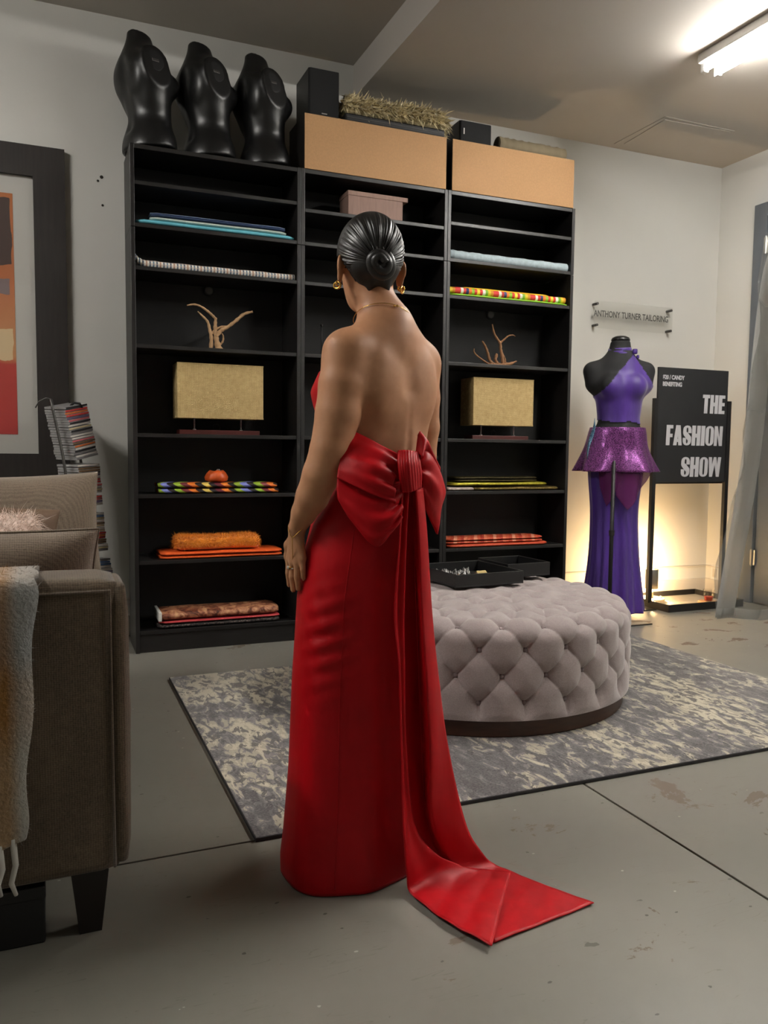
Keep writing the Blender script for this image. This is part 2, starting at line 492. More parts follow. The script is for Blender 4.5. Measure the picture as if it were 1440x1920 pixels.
def blackwood():
    t = NT('black_brown_veneer'); v = t.coord(scale=(3, 3, 60))
    f = t.noise(v, 3, 3); t.color(t.ramp(f, [(.3, rgb(19, 17, 17)), (.7, rgb(29, 27, 26))]))
    t.set(Roughness=.42); t.bump(f, .08, .002); return t.m
M['bookcase'] = blackwood()
M['bookback'] = mat('dark_back_panel', (17, 16, 16), .7)
M['kraft'] = mat('kraft_board', (180, 139, 96), .8, var=.07, vscale=120, bump=.05, bscale=200)
M['black_satin'] = mat('black_satin_plastic', (20, 20, 21), .45, var=.1)
M['black_gloss'] = mat('black_gloss_plastic', (18, 18, 18), .36, spec=.5, bump=.02, bscale=8, bdist=.01)
M['black_metal'] = mat('black_powder_metal', (26, 24, 23), .5, var=.1)
M['grille'] = mat('speaker_cloth', (22, 22, 23), .9, bump=.3, bscale=600)
M['silver'] = mat('brushed_metal', (190, 188, 184), .3, 1.0)
M['dark_metal'] = mat('dark_grey_metal', (88, 86, 84), .4, .8)
M['gold'] = mat('polished_gold', (226, 178, 92), .2, 1.0)
M['white_print'] = mat('white_print', (205, 203, 206), .6)
M['grey_print'] = mat('grey_print', (70, 68, 64), .5)
M['white_paint'] = mat('white_enamel', (225, 225, 222), .45)
M['door'] = mat('grey_blue_door_paint', (92, 96, 101), .45, var=.06)

# ================================================================ setting
RX0, RX1, RY0, RY1 = -4.2, 3.87, -7.0, 0.42
SOF = 1.22; HI = 3.06; LO = 2.885
fl = MB().bx(RX0, RX1, RY0, RY1, -.12, -.006).build('floor', M['joint']); tag(fl, kind='structure')
JX, JY, G = 1.06, -1.99, .0035
for x0, x1 in ((RX0, JX - G), (JX + G, RX1)):
    for y0, y1 in ((RY0, JY - G), (JY + G, RY1)):
        MB().bx(x0, x1, y0, y1, -.006, 0, .0015).build('slab', M['floor'], fl)
def struct(name, mb, m, parent=None, **kw):
    o = mb.build(name, m, parent, **kw)
    if parent is None: tag(o, kind='structure')
    return o
# back wall carries three old screw holes
wb = struct('wall_back', MB().bx(RX0, RX1, RY1, RY1 + .12, 0, HI + .1), M['wall'])
for x, z, r_ in ((-.093, 2.290, .0085), (-.110, 2.270, .006), (-.09, 2.155, .006)):
    h = MB().lathe([(r_, 0), (r_ * .9, .002), (r_ * .5, .0022)], 12); h.build('screw_hole', M['joint'], wb, (x, RY1, z), (PI / 2, 0, 0))
struct('wall_right', MB().bx(RX1, RX1 + .12, RY0, RY1 + .12, 0, HI + .1), M['wall'])
struct('wall_left', MB().bx(RX0 - .12, RX0, RY0, RY1 + .12, 0, HI + .1), M['wall'])
struct('wall_front', MB().bx(RX0 - .12, RX1 + .12, RY0 - .12, RY0, 0, HI + .1), M['wall'])
ce = struct('ceiling', MB().bx(RX0, SOF, RY0, RY1, HI, HI + .1), M['ceiling'])
lowc = MB().bx(SOF, RX1, RY0, RY1, LO, HI + .1).build('dropped_ceiling', M['ceiling'], ce)
# access panel with a thin shadow gap around it
ap = MB().prism([(2.955, -.06), (3.43, -.08), (3.40, .36), (2.985, .335)], 0, .004)
ap.v = [(x, z, LO - .0045 + y) for x, y, z in ap.v]
ap.build('access_panel', M['ceiling'], ce)
fr = MB()
for x0, x1, y0, y1 in ((2.93, 2.955, -.085, .36), (2.93, 3.45, -.095, -.08)):
    fr.bx(x0, x1, y0, y1, LO - .003, LO - .0005)
fr.build('panel_trim', M['ceiling'], ce)
bb = struct('baseboard_back', MB().bx(RX0, RX1, RY1 - .016, RY1, 0, .104, .003).bx(RX0, RX1, RY1 - .01, RY1, .186, .196, .002), M['baseboard'])
struct('baseboard_right', MB().bx(RX1 - .016, RX1, .11, RY1, 0, .104, .003).bx(RX1 - .01, RX1, .11, RY1, .186, .196, .002), M['baseboard'])
# door in the right wall
d1 = struct('door_1', MB().bx(RX1 - .022, RX1 + .02, -.86, -.02, 0.01, 2.44, .003), M['door'])
MB().bx(RX1 - .03, RX1 + .02, .0, .10, 0, 2.55, .004).bx(RX1 - .03, RX1 + .02, -.98, -.88, 0, 2.55, .004).bx(RX1 - .03, RX1 + .02, -.88, 0, 2.46, 2.55, .004).build('door_frame', M['door'], d1)
for z in (2.28, 1.36, .3):
    MB().bx(RX1 - .036, RX1 - .026, -.03, .01, z - .05, z + .05, .002).tube([(RX1 - .04, -.01, z - .055), (RX1 - .04, -.01, z + .055)], .006, 10).build('hinge', M['silver'], d1)
MB().tube([(RX1 - .03, -.80, 1.02), (RX1 - .07, -.80, 1.02), (RX1 - .07, -.70, 1.02)], .009, 10).build('door_handle', M['silver'], d1)
# small wall box low on the right wall
so = thing('wall_outlet', 'small white wall outlet low on the right wall beside the sign stand', 'outlet', (RX1, .33, .10))
MB().bx(-.008, 0, -.035, .035, 0, .10, .003).build('cover_plate', M['white_paint'], so)
MB().bx(-.010, -.007, -.018, .018, .02, .08, .002).build('socket', M['baseboard'], so)

# ================================================================ ceiling lights
def tube_mat(name, s, c=(1.0, .97, .92, 1)):
    t = NT(name); t.set(Emission_Color=c, Emission_Strength=s); t.color((.9, .9, .9, 1)); return t.m
def fixture(label, key, x, y0, y1, ztop):
    t = thing('fluorescent_light', label, 'ceiling light', (x, (y0 + y1) / 2, ztop), 0, 'fluorescent ceiling lights')
    h = (y1 - y0) / 2
    MB().bx(-.075, .075, -h, h, -.045, 0, .008).build('housing', M['white_paint'], t)
    tm = tube_mat('lit_tube_' + key, TUBE_STRENGTH[key])
    for sx in (-.042, .042):
        MB().tube([(sx, -h + .03, -.066), (sx, h - .03, -.066)], .016, 14).build('tube', tm, t, smooth=False)
        for e in (-1, 1):
            MB().bx(sx - .014, sx + .014, e * (h - .018) - .014, e * (h - .018) + .014, -.088, -.04, .004).build('lamp_holder', M['white_paint'], t)
    return t
fixture('twin-tube fluorescent light glowing on the dropped ceiling, upper right', 'corner', 2.64, -2.0, -.72, LO)
fixture('twin-tube fluorescent light next in the row on the dropped ceiling, nearer the viewer', 'second', 2.64, -3.5, -2.2, LO)
fixture('twin-tube fluorescent light on the high ceiling over the sofa side', 'left', -2.0, -2.3, -1.0, HI)

# ================================================================ bookcases
BH = 2.33; BD = .28; TH = .02
def bookcase(label, x, levels):
    t = thing('bookcase', label, 'bookcase', (x, 0, 0), 0, 'black bookcases along the back wall')
    for xa in (0, .8 - TH):
        MB().bx(xa + .0006, xa + TH - .0006, 0, BD, 0, 1.963, .0015).build('side_panel', M['bookcase'], t)
        MB().bx(xa + .0006, xa + TH - .0006, 0, BD, 1.965, BH, .0015).build('side_panel', M['bookcase'], t)
    MB().bx(TH, .8 - TH, .002, BD - .01, BH - .021, BH - .001, .0015).build('top_panel', M['bookcase'], t)
    for z in levels:
        MB().bx(TH, .8 - TH, .003, BD - .008, z - .018, z, .0015).build('shelf', M['bookcase'], t)
    MB().bx(TH, .8 - TH, .012, .028, 0, levels[-1] - .018, .001).build('plinth', M['bookcase'], t)
    MB().bx(.004, .796, BD - .007, BD - .001, .02, BH - .004).build('back_panel', M['bookback'], t)
    return t
LEV = [1.983, 1.792, 1.441, 1.033, .749, .437, .105]
bookcase('tall black bookcase nearest the sofa, with three black torso forms on top', 0.0, [2.170] + LEV)
bookcase('tall black bookcase in the middle, directly behind the woman', .8, [2.142] + LEV)
bookcase('tall black bookcase at the right end, beside the purple-dressed mannequin', 1.6, [2.172] + LEV)
Z = dict(a=1.983, b=1.792, c=1.441, d=1.033, e=.749, f=.437, g=.105)
def disc(x, label):
    t = thing('puck_light', label, 'light', (x, .2715, 1.755), 0, 'small puck lights in the bookcases')
    MB().lathe([(.026, 0), (.026, .008), (.022, .012)], 24).build('housing', M['black_satin'], t, rot=(PI / 2, 0, 0), angle=40)
    MB().lathe([(.018, .0121), (.012, .0125)], 20).build('lens', M['dark_metal'], t, rot=(PI / 2, 0, 0))
disc(.40, 'small dark puck light on the back panel above the upright driftwood')
disc(2.02, 'small dark puck light on the back panel above the spreading driftwood')

# brown-backed units on top
def topbox(label, x0, x1):
    t = thing('shelf_unit', label, 'shelf unit', ((x0 + x1) / 2, .14, BH), 0, 'brown-backed units on top of the bookcases')
    w = (x1 - x0) / 2
    MB().bx(-w, w, -.14, -.136, .001, .262, .001).build('back_board', M['kraft'], t)
    for s in (-1, 1):
        MB().bx(min(s * w, s * (w - .018)), max(s * w, s * (w - .018)), -.1359, .13, 0.0005, .264, .001).build('side_panel', M['bookcase'], t)
    MB().bx(-w + .018, w - .018, -.1359, .13, .246, .264, .001).build('top_panel', M['bookcase'], t)
    MB().bx(-w + .018, w - .018, -.1359, .13, 0.0005, .018, .001).build('bottom_panel', M['bookcase'], t)
topbox('brown board unit on the middle bookcase, under the speaker and furry roll', .817, 1.586)
topbox('brown board unit on the right bookcase, under the olive roll', 1.622, 2.384)
TZ = BH + .264

def speaker(label, loc, w, d, h, rotz, brand, flat=False):
    t = thing('loudspeaker', label, 'loudspeaker', loc, rotz, 'black loudspeakers')
    MB().bx(-w / 2, w / 2, -d / 2 + .012, d / 2, 0, h, .003).build('cabinet', M['black_satin'], t)
    MB().box((0, -d / 2 + .006, h / 2), (w - .004, .012, h - .004), .006).build('grille', M['grille'], t)
    if not flat:
        MB().bx(-.014, .014, -d / 2 - .0008, -d / 2 + .001, .020, .025).build('badge', M['silver'], t)
    else:
        MB().bx(-w / 2 + .020, -w / 2 + .025, -d / 2 - .0008, -d / 2 + .001, h * .38, h * .64).build('badge', M['silver'], t)
speaker('black loudspeaker standing upright on the middle brown unit', (.928, .145, TZ), .158, .22, .236, 0, True)
speaker('black loudspeaker lying on its side on the right brown unit', (1.775, .145, TZ), .190, .23, .118, 0, True, True)

# black torso display forms
def torso_field(h=.006, sh=.050, bust=.055, ribs=False):
    """armless female torso, faces -y, hip cut at z 0, about .55 tall"""
    F = Field((-.2, -.16, -.02), (.2, .16, .58), h)
    F.ell((0, .0, .02), (.135, .095, .13), k=.02)
    F.ell((0, .045, .0), (.11, .075, .10), k=.03)
    F.cap((0, .0, .06), (0, -.008, .26), .080, .085, k=.06)
    F.ell((0, .0, .30), (.122, .088, .14), k=.05)
    F.ell((0, -.010, .19), (.104, .074, .13), k=.03)
    for s in (-1, 1):
        F.ell((s * .062, -.075, .30), (.052, bust, .055), k=.035)
        F.cap((s * .05, .01, .40), (s * .135, .012, .385), .052, sh, k=.06)
        F.cap((s * .13, .012, .375), (s * .12, .008, .32), sh * .9, .05, k=.05)
        F.ell((s * .06, .072, .33), (.05, .025, .075), k=.03)
    if ribs:
        for s in (-1, 1): F.ell((s * .078, .004, .285), (.052, .066, .115), k=.03)
    F.cap((0, .012, .42), (0, -.002, .56), .062, .046, k=.06)
    F.cap((0, .108, .10), (0, .118, .40), .012, .010, k=.035, op='s')
    return F
tf = torso_field(.006, .050, .046, True)
for s in (-1, 1): tf.cut((s * .127, 0, .38), (s, -.05, .10), .003)
tf.cut((0, 0, .0), (0, 0, -1)); tf.cut((0, 0, .525), (0, -.35, 1))
TORSO = tf.mesh('torso_form_shell', M['black_gloss'], relax=3)
cap_mb = MB().lathe([(.031, 0), (.031, .0012), (.029, .0016)], 24)
CAPM = cap_mb.mesh('arm_cap', M['black_satin'], smooth=False)
SLOT = MB().bx(-.004, .004, -.012, .012, 0, .003, .001).mesh('slot', M['dark_metal'])
NECK = MB().lathe([(.030, 0), (.028, .002)], 24).mesh('neck_cap', M['black_satin'])
for i, (x, lab) in enumerate(((.118, 'glossy black armless torso form at the left end of the bookcase top'),
                              (.395, 'glossy black armless torso form in the middle of the three'),
                              (.668, 'glossy black armless torso form at the right, beside the loudspeaker'))):
    t = thing('torso_form', lab, 'torso form', (x, .155, BH + .001), math.radians(108), 'black torso forms on the bookcase')
    t.rotation_euler = (Matrix.Rotation(-.10, 3, 'Y') @ Matrix.Rotation(math.radians(114), 3, 'Z')).to_euler(); t.location.z += .012
    t.scale = (1.0, 1.12, 1.0)
    link('torso_shell', TORSO, parent=t)
    for s in (-1, 1):
        c = link('arm_cap', CAPM, parent=t, loc=(s * .1275, .011, .374), rot=(0, s * PI / 2 * .94, 0)); c.scale = (1.5, 1.25, 1)
        k = link('slot', SLOT, parent=c, loc=(0, 0, .001))
    link('neck_cap', NECK, parent=t, loc=(0, .0, .5265), rot=(.33, 0, 0))

# ---------------------------------------------------------------- cloth bolts and folded fabrics
def slab(mb, x0, x1, y0, y1, z0, z1, wob=.003, seed=0, n=22, skew=0.0):
    g = np.random.default_rng(seed); m = 18
    a = np.linspace(0, 2 * PI, m, endpoint=False)
    e = .45
    cy = np.sign(np.cos(a)) * np.abs(np.cos(a)) ** e; cz = np.sign(np.sin(a)) * np.abs(np.sin(a)) ** .7
    xs = np.linspace(x0, x1, n)
    ph = g.uniform(0, 6.28, 4)
    P = np.zeros((n, m, 3))
    for i, x in enumerate(xs):
        s = 1.0 if 0 < i < n - 1 else .82
        w1 = math.sin((x - x0) * 13 + ph[0]) * wob + math.sin((x - x0) * 31 + ph[1]) * wob * .5
        w2 = abs(math.sin((x - x0) * 9 + ph[2])) * wob
        P[i, :, 0] = x + skew * cz
        P[i, :, 1] = (y0 + y1) / 2 + cy * (y1 - y0) / 2 * s + w1 * (cy < 0)
        P[i, :, 2] = np.maximum((z0 + z1) / 2 + cz * (z1 - z0) / 2 * s - w2 * (cz > 0), z0)
    mb.grid(P, cv=True)
    k = len(mb.v) - n * m
    mb.f.append(tuple(range(k + m - 1, k - 1, -1))); mb.f.append(tuple(range(len(mb.v) - m, len(mb.v)))); mb.mi += [mb.cur] * 2
def cloth(name, label, cat, m, x0, x1, y0, y1, z, h, layers=2, seed=0, wob=.003, group='folded fabrics on the bookcase shelves', inset=.0):
    t = thing(name, label, cat, ((x0 + x1) / 2, (y0 + y1) / 2, z), 0, group)
    w, d = (x1 - x0) / 2, (y1 - y0) / 2; g = random.Random(seed)
    for i in range(layers):
        mb = MB(); j = g.uniform(-.006, .006)
        slab(mb, -w + abs(j), w - abs(j) * .5, -d + j + inset * i, d, h * i / layers + .0003, h * (i + 1) / layers - .0003, wob, seed * 7 + i)
        mb.build('fold', m, t, smooth=True)
    return t
def roll_of_cloth(name, label, m, pts, r, seed=0, squash=1.0, group='rolls of cloth', fold=True):
    base = pts[len(pts) // 2]
    t = thing(name, label, 'fabric roll', (base[0], base[1], base[2] - r * squash), 0, group)
    P = catmull(np.array(pts) - np.array([base[0], base[1], base[2] - r * squash]), 40); n = 20
    R = np.zeros((40, n, 3)); a = np.linspace(0, 2 * PI, n, endpoint=False)
    for i in range(40):
        s = 1 + .05 * math.sin(i * 1.3 + seed) + .03 * math.sin(i * 2.9)
        R[i, :, 0] = P[i, 0]; R[i, :, 1] = P[i, 1] + np.cos(a) * r * s; R[i, :, 2] = np.maximum(P[i, 2] + np.sin(a) * r * squash * s, P[i, 2] - r * squash)
    mb = MB().grid(R, cv=True); mb.f += [tuple(range(n - 1, -1, -1)), tuple(range(39 * n, 40 * n))]; mb.mi += [0, 0]
    mb.build('rolled_cloth', m, t, angle=50)
    sp = []
    for k in range(40):
        q = k / 39 * 4 * PI; sp.append((P[0, 0] - .0015, P[0, 1] + math.cos(q) * r * (.9 - .7 * k / 39), P[0, 2] + math.sin(q) * r * squash * (.9 - .7 * k / 39)))
    MB().tube(sp, .0012, 5).build('roll_edge', m, t)
    return t
def gen(name, build, rough=.85):
    t = NT(name); build(t); t.set(Roughness=rough); return t.m
def stripes_x(cols, L, rot=(0, 0, 0), dist=0, shear=0):
    def f(t):
        sep = t.n('ShaderNodeSeparateXYZ'); v = t.coord(rot=rot); t.l(v, sep.inputs[0])
        x = sep.outputs[0]
        if shear: x = t.math('ADD', x, t.math('MULTIPLY', sep.outputs[2], shear))
        if dist: x = t.math('ADD', x, t.math('MULTIPLY', t.noise(v, 12, 2), dist))
        fr = t.math('FRACT', t.math('DIVIDE', x, L))
        t.color(t.ramp(fr, [(i / len(cols), rgb(*c)) for i, c in enumerate(cols)], 'CONSTANT'))
    return f
M['aqua'] = mat('aqua_cloth', (98, 178, 196), .7, var=.06)
M['mint'] = mat('pale_mint_cloth', (190, 202, 192), .85, var=.08, vscale=90)
M['navy'] = mat('navy_cloth', (50, 66, 102), .8, var=.1)
M['navy2'] = mat('light_blue_cloth', (140, 160, 192), .8)
def gingham(t):
    v = t.coord(); sep = t.n('ShaderNodeSeparateXYZ'); t.l(v, sep.inputs[0])
    fx = t.math('FRACT', t.math('DIVIDE', sep.outputs[0], .0155)); fz = t.math('FRACT', t.math('DIVIDE', sep.outputs[2], .014))
    f6 = t.math('FRACT', t.math('DIVIDE', sep.outputs[0], .062))
    ck = t.ramp(f6, [(0, rgb(96, 120, 140)), (.25, rgb(70, 84, 104)), (.5, rgb(168, 128, 106)), (.75, rgb(84, 96, 116))], 'CONSTANT')
    bx = t.math('LESS_THAN', fx, .45); bz = t.math('LESS_THAN', fz, .35)
    c = t.mix(bx, rgb(214, 210, 200), ck); c = t.mix(t.math('MULTIPLY', bz, .45), c, rgb(176, 150, 132)); t.color(c)
M['gingham'] = gen('gingham_cloth', gingham)
M['multi'] = gen('multicoloured_leaf_print', stripes_x([(228, 196, 96), (28, 20, 24), (108, 30, 44), (228, 126, 40), (28, 20, 24), (150, 176, 52), (126, 132, 206), (28, 20, 24), (148, 180, 50), (112, 34, 46), (228, 120, 36), (30, 22, 26)], .34, (0, 0, .5), .02, 1.5), .6)
M['orange'] = mat('orange_cloth', (232, 92, 24), .7, var=.05)
M['orange_fur'] = mat('orange_plush', (250, 148, 40), .95, var=.25, vscale=16, sheen=.3)
M['terracotta'] = mat('burnt_orange_silk', (196, 82, 30), .45, var=.2, vscale=40)
def brownprint(t):
    v = t.coord(); a = t.noise(v, 22, 5, .65, .8); b = t.noise(v, 5, 2)
    c = t.ramp(a, [(.32, rgb(44, 20, 14)), (.45, rgb(120, 62, 40)), (.56, rgb(186, 128, 92)), (.66, rgb(208, 164, 120)), (.72, rgb(96, 40, 28))]); t.color(c)
M['brownprint'] = gen('brown_animal_print', brownprint, .6)
M['rose'] = mat('rose_red_cloth', (190, 62, 66), .6)
M['blackcloth'] = gen('black_dotted_cloth', lambda t: t.color(t.ramp(t.noise(t.coord(), 140, 2), [(.5, rgb(22, 18, 18)), (.68, rgb(120, 104, 98))])), .8)
M['white_tag'] = mat('white_card', (214, 212, 206), .7)
M['paleblue'] = mat('pale_blue_plush', (170, 186, 192), .9, var=.14, vscale=70, sheen=.3)
M['rainbow'] = gen('rainbow_striped_cloth', stripes_x([(226, 196, 40), (214, 140, 36), (206, 52, 46), (206, 52, 46), (232, 226, 214), (206, 52, 46), (44, 54, 104), (226, 120, 40), (134, 178, 40), (206, 52, 46), (240, 210, 60), (206, 48, 44), (236, 230, 220), (122, 170, 44)], .235), .7)
M['lime'] = mat('lime_cloth', (146, 204, 46), .6)
M['yellow'] = mat('yellow_cloth', (232, 186, 30), .6)
def sequin(name, c1, c2, c3, scale=500, metal=.7):
    t = NT(name); vo = t.n('ShaderNodeTexVoronoi', i_Scale=float(scale)); t.l(t.coord(), vo.inputs['Vector'])
    s = t.n('ShaderNodeSeparateColor'); t.l(vo.outputs['Color'], s.inputs[0])
    t.color(t.ramp(s.outputs[0], [(.0, rgb(*c1)), (.55, rgb(*c2)), (.9, rgb(*c3))])); t.set(Roughness=.28, Metallic=metal)
    t.bump(s.outputs[1], .8, .003); return t.m
M['gold_seq'] = sequin('dark_gold_sequins', (52, 42, 20), (120, 98, 48), (214, 190, 120))
M['gold_lame'] = mat('yellow_gold_lame', (196, 184, 60), .35, .5, var=.3, vscale=50)
M['dark_gold'] = mat('dark_olive_lame', (70, 62, 34), .4, .5, var=.3, vscale=60)
M['pale_tweed'] = mat('pale_tweed', (176, 160, 150), .9, var=.3, vscale=90)
M['coral'] = gen('coral_striped_cloth', stripes_x([(204, 92, 58), (186, 66, 40), (226, 150, 118), (200, 84, 50), (176, 54, 36), (216, 120, 86)], .11, (0, 0, .5), .02), .6)
M['redorange'] = mat('red_orange_cloth', (206, 78, 46), .6)

cloth('folded_fabric', 'aqua cloth folded flat on the top-left shelf, lowest of its stack', 'fabric', M['aqua'], .024, .776, .012, .20, Z['a'], .026, 1, 1, .0015)
cloth('folded_fabric', 'pale mint cloth folded between the aqua and navy cloths', 'fabric', M['mint'], .085, .738, .018, .17, Z['a'] + .026, .018, 1, 2, .0012)
tn = cloth('folded_fabric', 'navy and light blue cloth on top of the pale mint cloth', 'fabric', M['navy'], .092, .730, .022, .16, Z['a'] + .044, .012, 1, 3, .001)
mbn = MB(); slab(mbn, -.319, .319, -.064, .07, .012, .018, .0008, 12); mbn.build('stripe', M['navy2'], tn, smooth=True)
roll_of_cloth('fabric_roll', 'small-check gingham roll lying along the second cloth shelf at left', M['gingham'], [(.024, .05, Z['b'] + .045), (.045, .048, Z['b'] + .026), (.10, .045, Z['b'] + .018), (.4, .045, Z['b'] + .017), (.776, .045, Z['b'] + .017)], .017, 1)
cloth('folded_fabric', 'multicoloured leaf-print cloth, lower of two folds under the orange bow', 'fabric', M['multi'], .117, .70, .02, .20, Z['e'], .027, 1, 5, .002)
cloth('folded_fabric', 'multicoloured leaf-print cloth, upper of two folds under the orange bow', 'fabric', M['multi'], .112, .694, .022, .20, Z['e'] + .027, .027, 1, 6, .002)
# burnt-orange silk bow-like ornament
ob = thing('silk_ornament', 'burnt-orange silk knot sitting on the leaf-print cloth', 'ornament', (.40, .09, Z['e'] + .0545))
pr = [(.030, 0), (.052, .006), (.056, .022), (.046, .040), (.034, .052), (.028, .050)]
mbo = MB().lathe(pr, 30); mbo.v = [(x * (1 + .08 * math.sin(5 * math.atan2(y, x))), y * .8 * (1 + .08 * math.sin(4 * math.atan2(y, x))), z * (1 + .1 * math.sin(3 * math.atan2(y, x)))) for x, y, z in mbo.v]
mbo.build('gathered_silk', M['terracotta'], ob, smooth=True)
MB().tube([(-.004, -.012, .052), (.0, -.016, .060), (.010, -.014, .060), (.014, -.012, .053), (.022, -.012, .050)], .0022, 8).build('clip', M['silver'], ob, smooth=True)
cloth('folded_fabric', 'plain bright orange cloth folded under the orange plush', 'fabric', M['orange'], .118, .714, .015, .22, Z['f'], .036, 2, 7, .002)
pl = cloth('plush_fabric', 'fluffy orange plush folded on top of the plain orange cloth', 'fabric', M['orange_fur'], .20, .60, .03, .20, Z['f'] + .037, .066, 1, 8, .005)
P_, N_ = sample_surface(pl.children[0].data, 7000, 3, lambda c, n: (n[:, 2] > -.3))
link('pile', fur_mesh(fur(P_, N_, .016, .0022, .2, .5, 3), 'pile', M['orange_fur']), parent=pl); pl.children[1]['kind'] = 'stuff'
cloth('folded_fabric', 'black dotted cloth on the bottom shelf at left, lowest of its stack', 'fabric', M['blackcloth'], .105, .70, .015, .21, Z['g'], .022, 1, 9, .001)
cloth('folded_fabric', 'rose-red cloth between the dotted and brown-print cloths', 'fabric', M['rose'], .112, .702, .016, .21, Z['g'] + .022, .015, 1, 10, .001)
tb = cloth('folded_fabric', 'brown animal-print cloth on top of the rose-red cloth, bottom shelf', 'fabric', M['brownprint'], .108, .698, .02, .22, Z['g'] + .037, .044, 1, 11, .002)
MB().box((-.288, -.01, .022), (.016, .19, .046), .004).build('white_selvedge', M['white_tag'], tb)
# right bookcase
roll_of_cloth('fabric_roll', 'pale blue plush roll along the upper shelf at right', M['paleblue'], [(1.624, .05, Z['a'] + .034), (1.66, .048, Z['a'] + .029), (1.8, .046, Z['a'] + .026), (2.1, .046, Z['a'] + .025), (2.376, .046, Z['a'] + .024)], .025, 2)
cloth('folded_fabric', 'lime green cloth lying flat under the rainbow-striped roll', 'fabric', M['lime'], 1.625, 2.376, .008, .16, Z['b'], .016, 1, 12, .0015)
roll_of_cloth('fabric_roll', 'rainbow-striped roll lying on the lime green cloth', M['rainbow'], [(1.626, .042, Z['b'] + .034), (1.85, .042, Z['b'] + .034), (2.1, .042, Z['b'] + .033), (2.368, .042, Z['b'] + .033)], .0175, 3)
cloth('folded_fabric', 'narrow yellow cloth behind the rainbow-striped roll', 'fabric', M['yellow'], 1.72, 2.29, .062, .15, Z['b'] + .0165, .05, 1, 13, .001)
cloth('folded_fabric', 'pale tweed cloth poking out under the gold fabrics', 'fabric', M['pale_tweed'], 1.624, 1.80, .012, .20, Z['e'], .024, 1, 14, .003)
cloth('sequin_fabric', 'dark gold sequin cloth at the bottom of the gold stack', 'fabric', M['gold_seq'], 1.802, 2.355, .012, .22, Z['e'], .026, 1, 15, .004)
cloth('lame_fabric', 'yellow-gold lame cloth in the middle of the gold stack', 'fabric', M['gold_lame'], 1.66, 2.28, .02, .22, Z['e'] + .027, .022, 1, 16, .002)
cloth('lame_fabric', 'dark olive lame cloth on top of the gold stack', 'fabric', M['dark_gold'], 1.69, 2.22, .03, .22, Z['e'] + .050, .028, 2, 17, .002)
cloth('folded_fabric', 'red-orange cloth under the coral striped cloth, lower right shelf', 'fabric', M['redorange'], 1.64, 2.285, .012, .20, Z['f'], .020, 1, 18, .001)
cloth('folded_fabric', 'coral striped cloth folded on the red-orange cloth', 'fabric', M['coral'], 1.635, 2.26, .018, .21, Z['f'] + .020, .032, 2, 19, .002)

# wooden box in the middle bookcase, a thin candlestick and a hook
M['lid_wood'] = mat('greyed_brown_wood', (140, 112, 100), .7, var=.14, vscale=30, stretch=(3, 3, .3))
wx = thing('wooden_box', 'pinkish-brown wooden box with an overhanging lid on the middle bookcase', 'box', (1.208, .15, 2.142))
MB().bx(-.15, .15, -.11, .02, 0, .105, .002).build('body', M['lid_wood'], wx)
MB().bx(-.152, .178, -.112, .022, .105, .128, .002).build('lid', M['lid_wood'], wx)
cs = thing('candlestick', 'thin black candlestick standing on the middle shelf left of the woman', 'candlestick', (.94, .10, Z['c']))
MB().lathe([(.014, 0), (.014, .003), (.004, .008), (.003, .015)], 18).build('foot', M['black_metal'], cs, angle=40)
MB().tube([(0, 0, .01), (0, 0, .155)], .0028, 10).build('stem', M['black_metal'], cs, smooth=True)
MB().lathe([(.003, .15), (.007, .156), (.007, .162), (.003, .163)], 14).build('cup', M['black_metal'], cs)
hk = thing('metal_hook', 'small silver hook inside the middle bookcase by the woman\'s elbow', 'hook', (1.579, .04, .93))
MB().tube([(0, 0, 0), (-.03, 0, 0), (-.045, 0, .004), (-.048, 0, .016)], .0025, 8).build('hook_wire', M['silver'], hk, smooth=True)
MB().box((-.001, 0, .0), (.003, .014, .02), .001).build('hook_plate', M['silver'], hk)

# driftwood
M['drift'] = mat('pale_driftwood', (176, 140, 102), .85, var=.28, vscale=18, bump=.4, bscale=40, stretch=(1, 1, .4))
M['drift2'] = mat('brown_driftwood', (138, 98, 66), .85, var=.3, vscale=18, bump=.4, bscale=40, stretch=(1, 1, .4))
def drift(label, loc, branches, m):
    t = thing('driftwood', label, 'driftwood', loc, 0, 'pieces of driftwood on the shelves')
    for k, (pts, rad) in enumerate(branches):
        n = 5 * len(pts); P = catmull(np.array(pts, float), n); R = np.interp(np.linspace(0, 1, n), np.linspace(0, 1, len(rad)), rad)
        R = R * (1 + .14 * np.sin(np.arange(n) * 1.7 + k))
        MB().tube([tuple(q) for q in P], list(R), 9).build('trunk' if k == 0 else 'branch', m, t, smooth=True)
drift('pale upright driftwood with long outstretched branches on the left bookcase', (.40, .12, Z['c']), [
    ([(.022, 0, .001), (.010, 0, .045), (.004, .004, .09), (.003, 0, .13), (.004, -.004, .160)], [.020, .013, .010, .008, .006]),
    ([(.004, -.004, .155), (-.012, -.004, .170), (-.035, -.006, .188), (-.068, -.01, .207), (-.10, -.012, .214), (-.134, -.014, .207)], [.006, .0065, .006, .005, .005, .003]),
    ([(.006, 0, .07), (.03, -.004, .10), (.06, -.012, .118), (.10, -.014, .150), (.140, -.016, .185), (.183, -.018, .200)], [.010, .010, .008, .0085, .0075, .005]),
    ([(-.020, 0, .001), (-.016, .004, .06), (-.024, .006, .105), (-.034, .004, .14), (-.06, 0, .165), (-.082, -.004, .184)], [.010, .009, .0075, .006, .005, .0025]),
    ([(-.016, .004, .08), (-.002, .004, .098), (.03, 0, .118), (.06, -.01, .122)], [.006, .005, .005, .003]),
    ([(.024, .004, .03), (.040, .006, .05), (.042, .006, .075), (.034, .004, .088)], [.005, .005, .004, .003])], M['drift'])
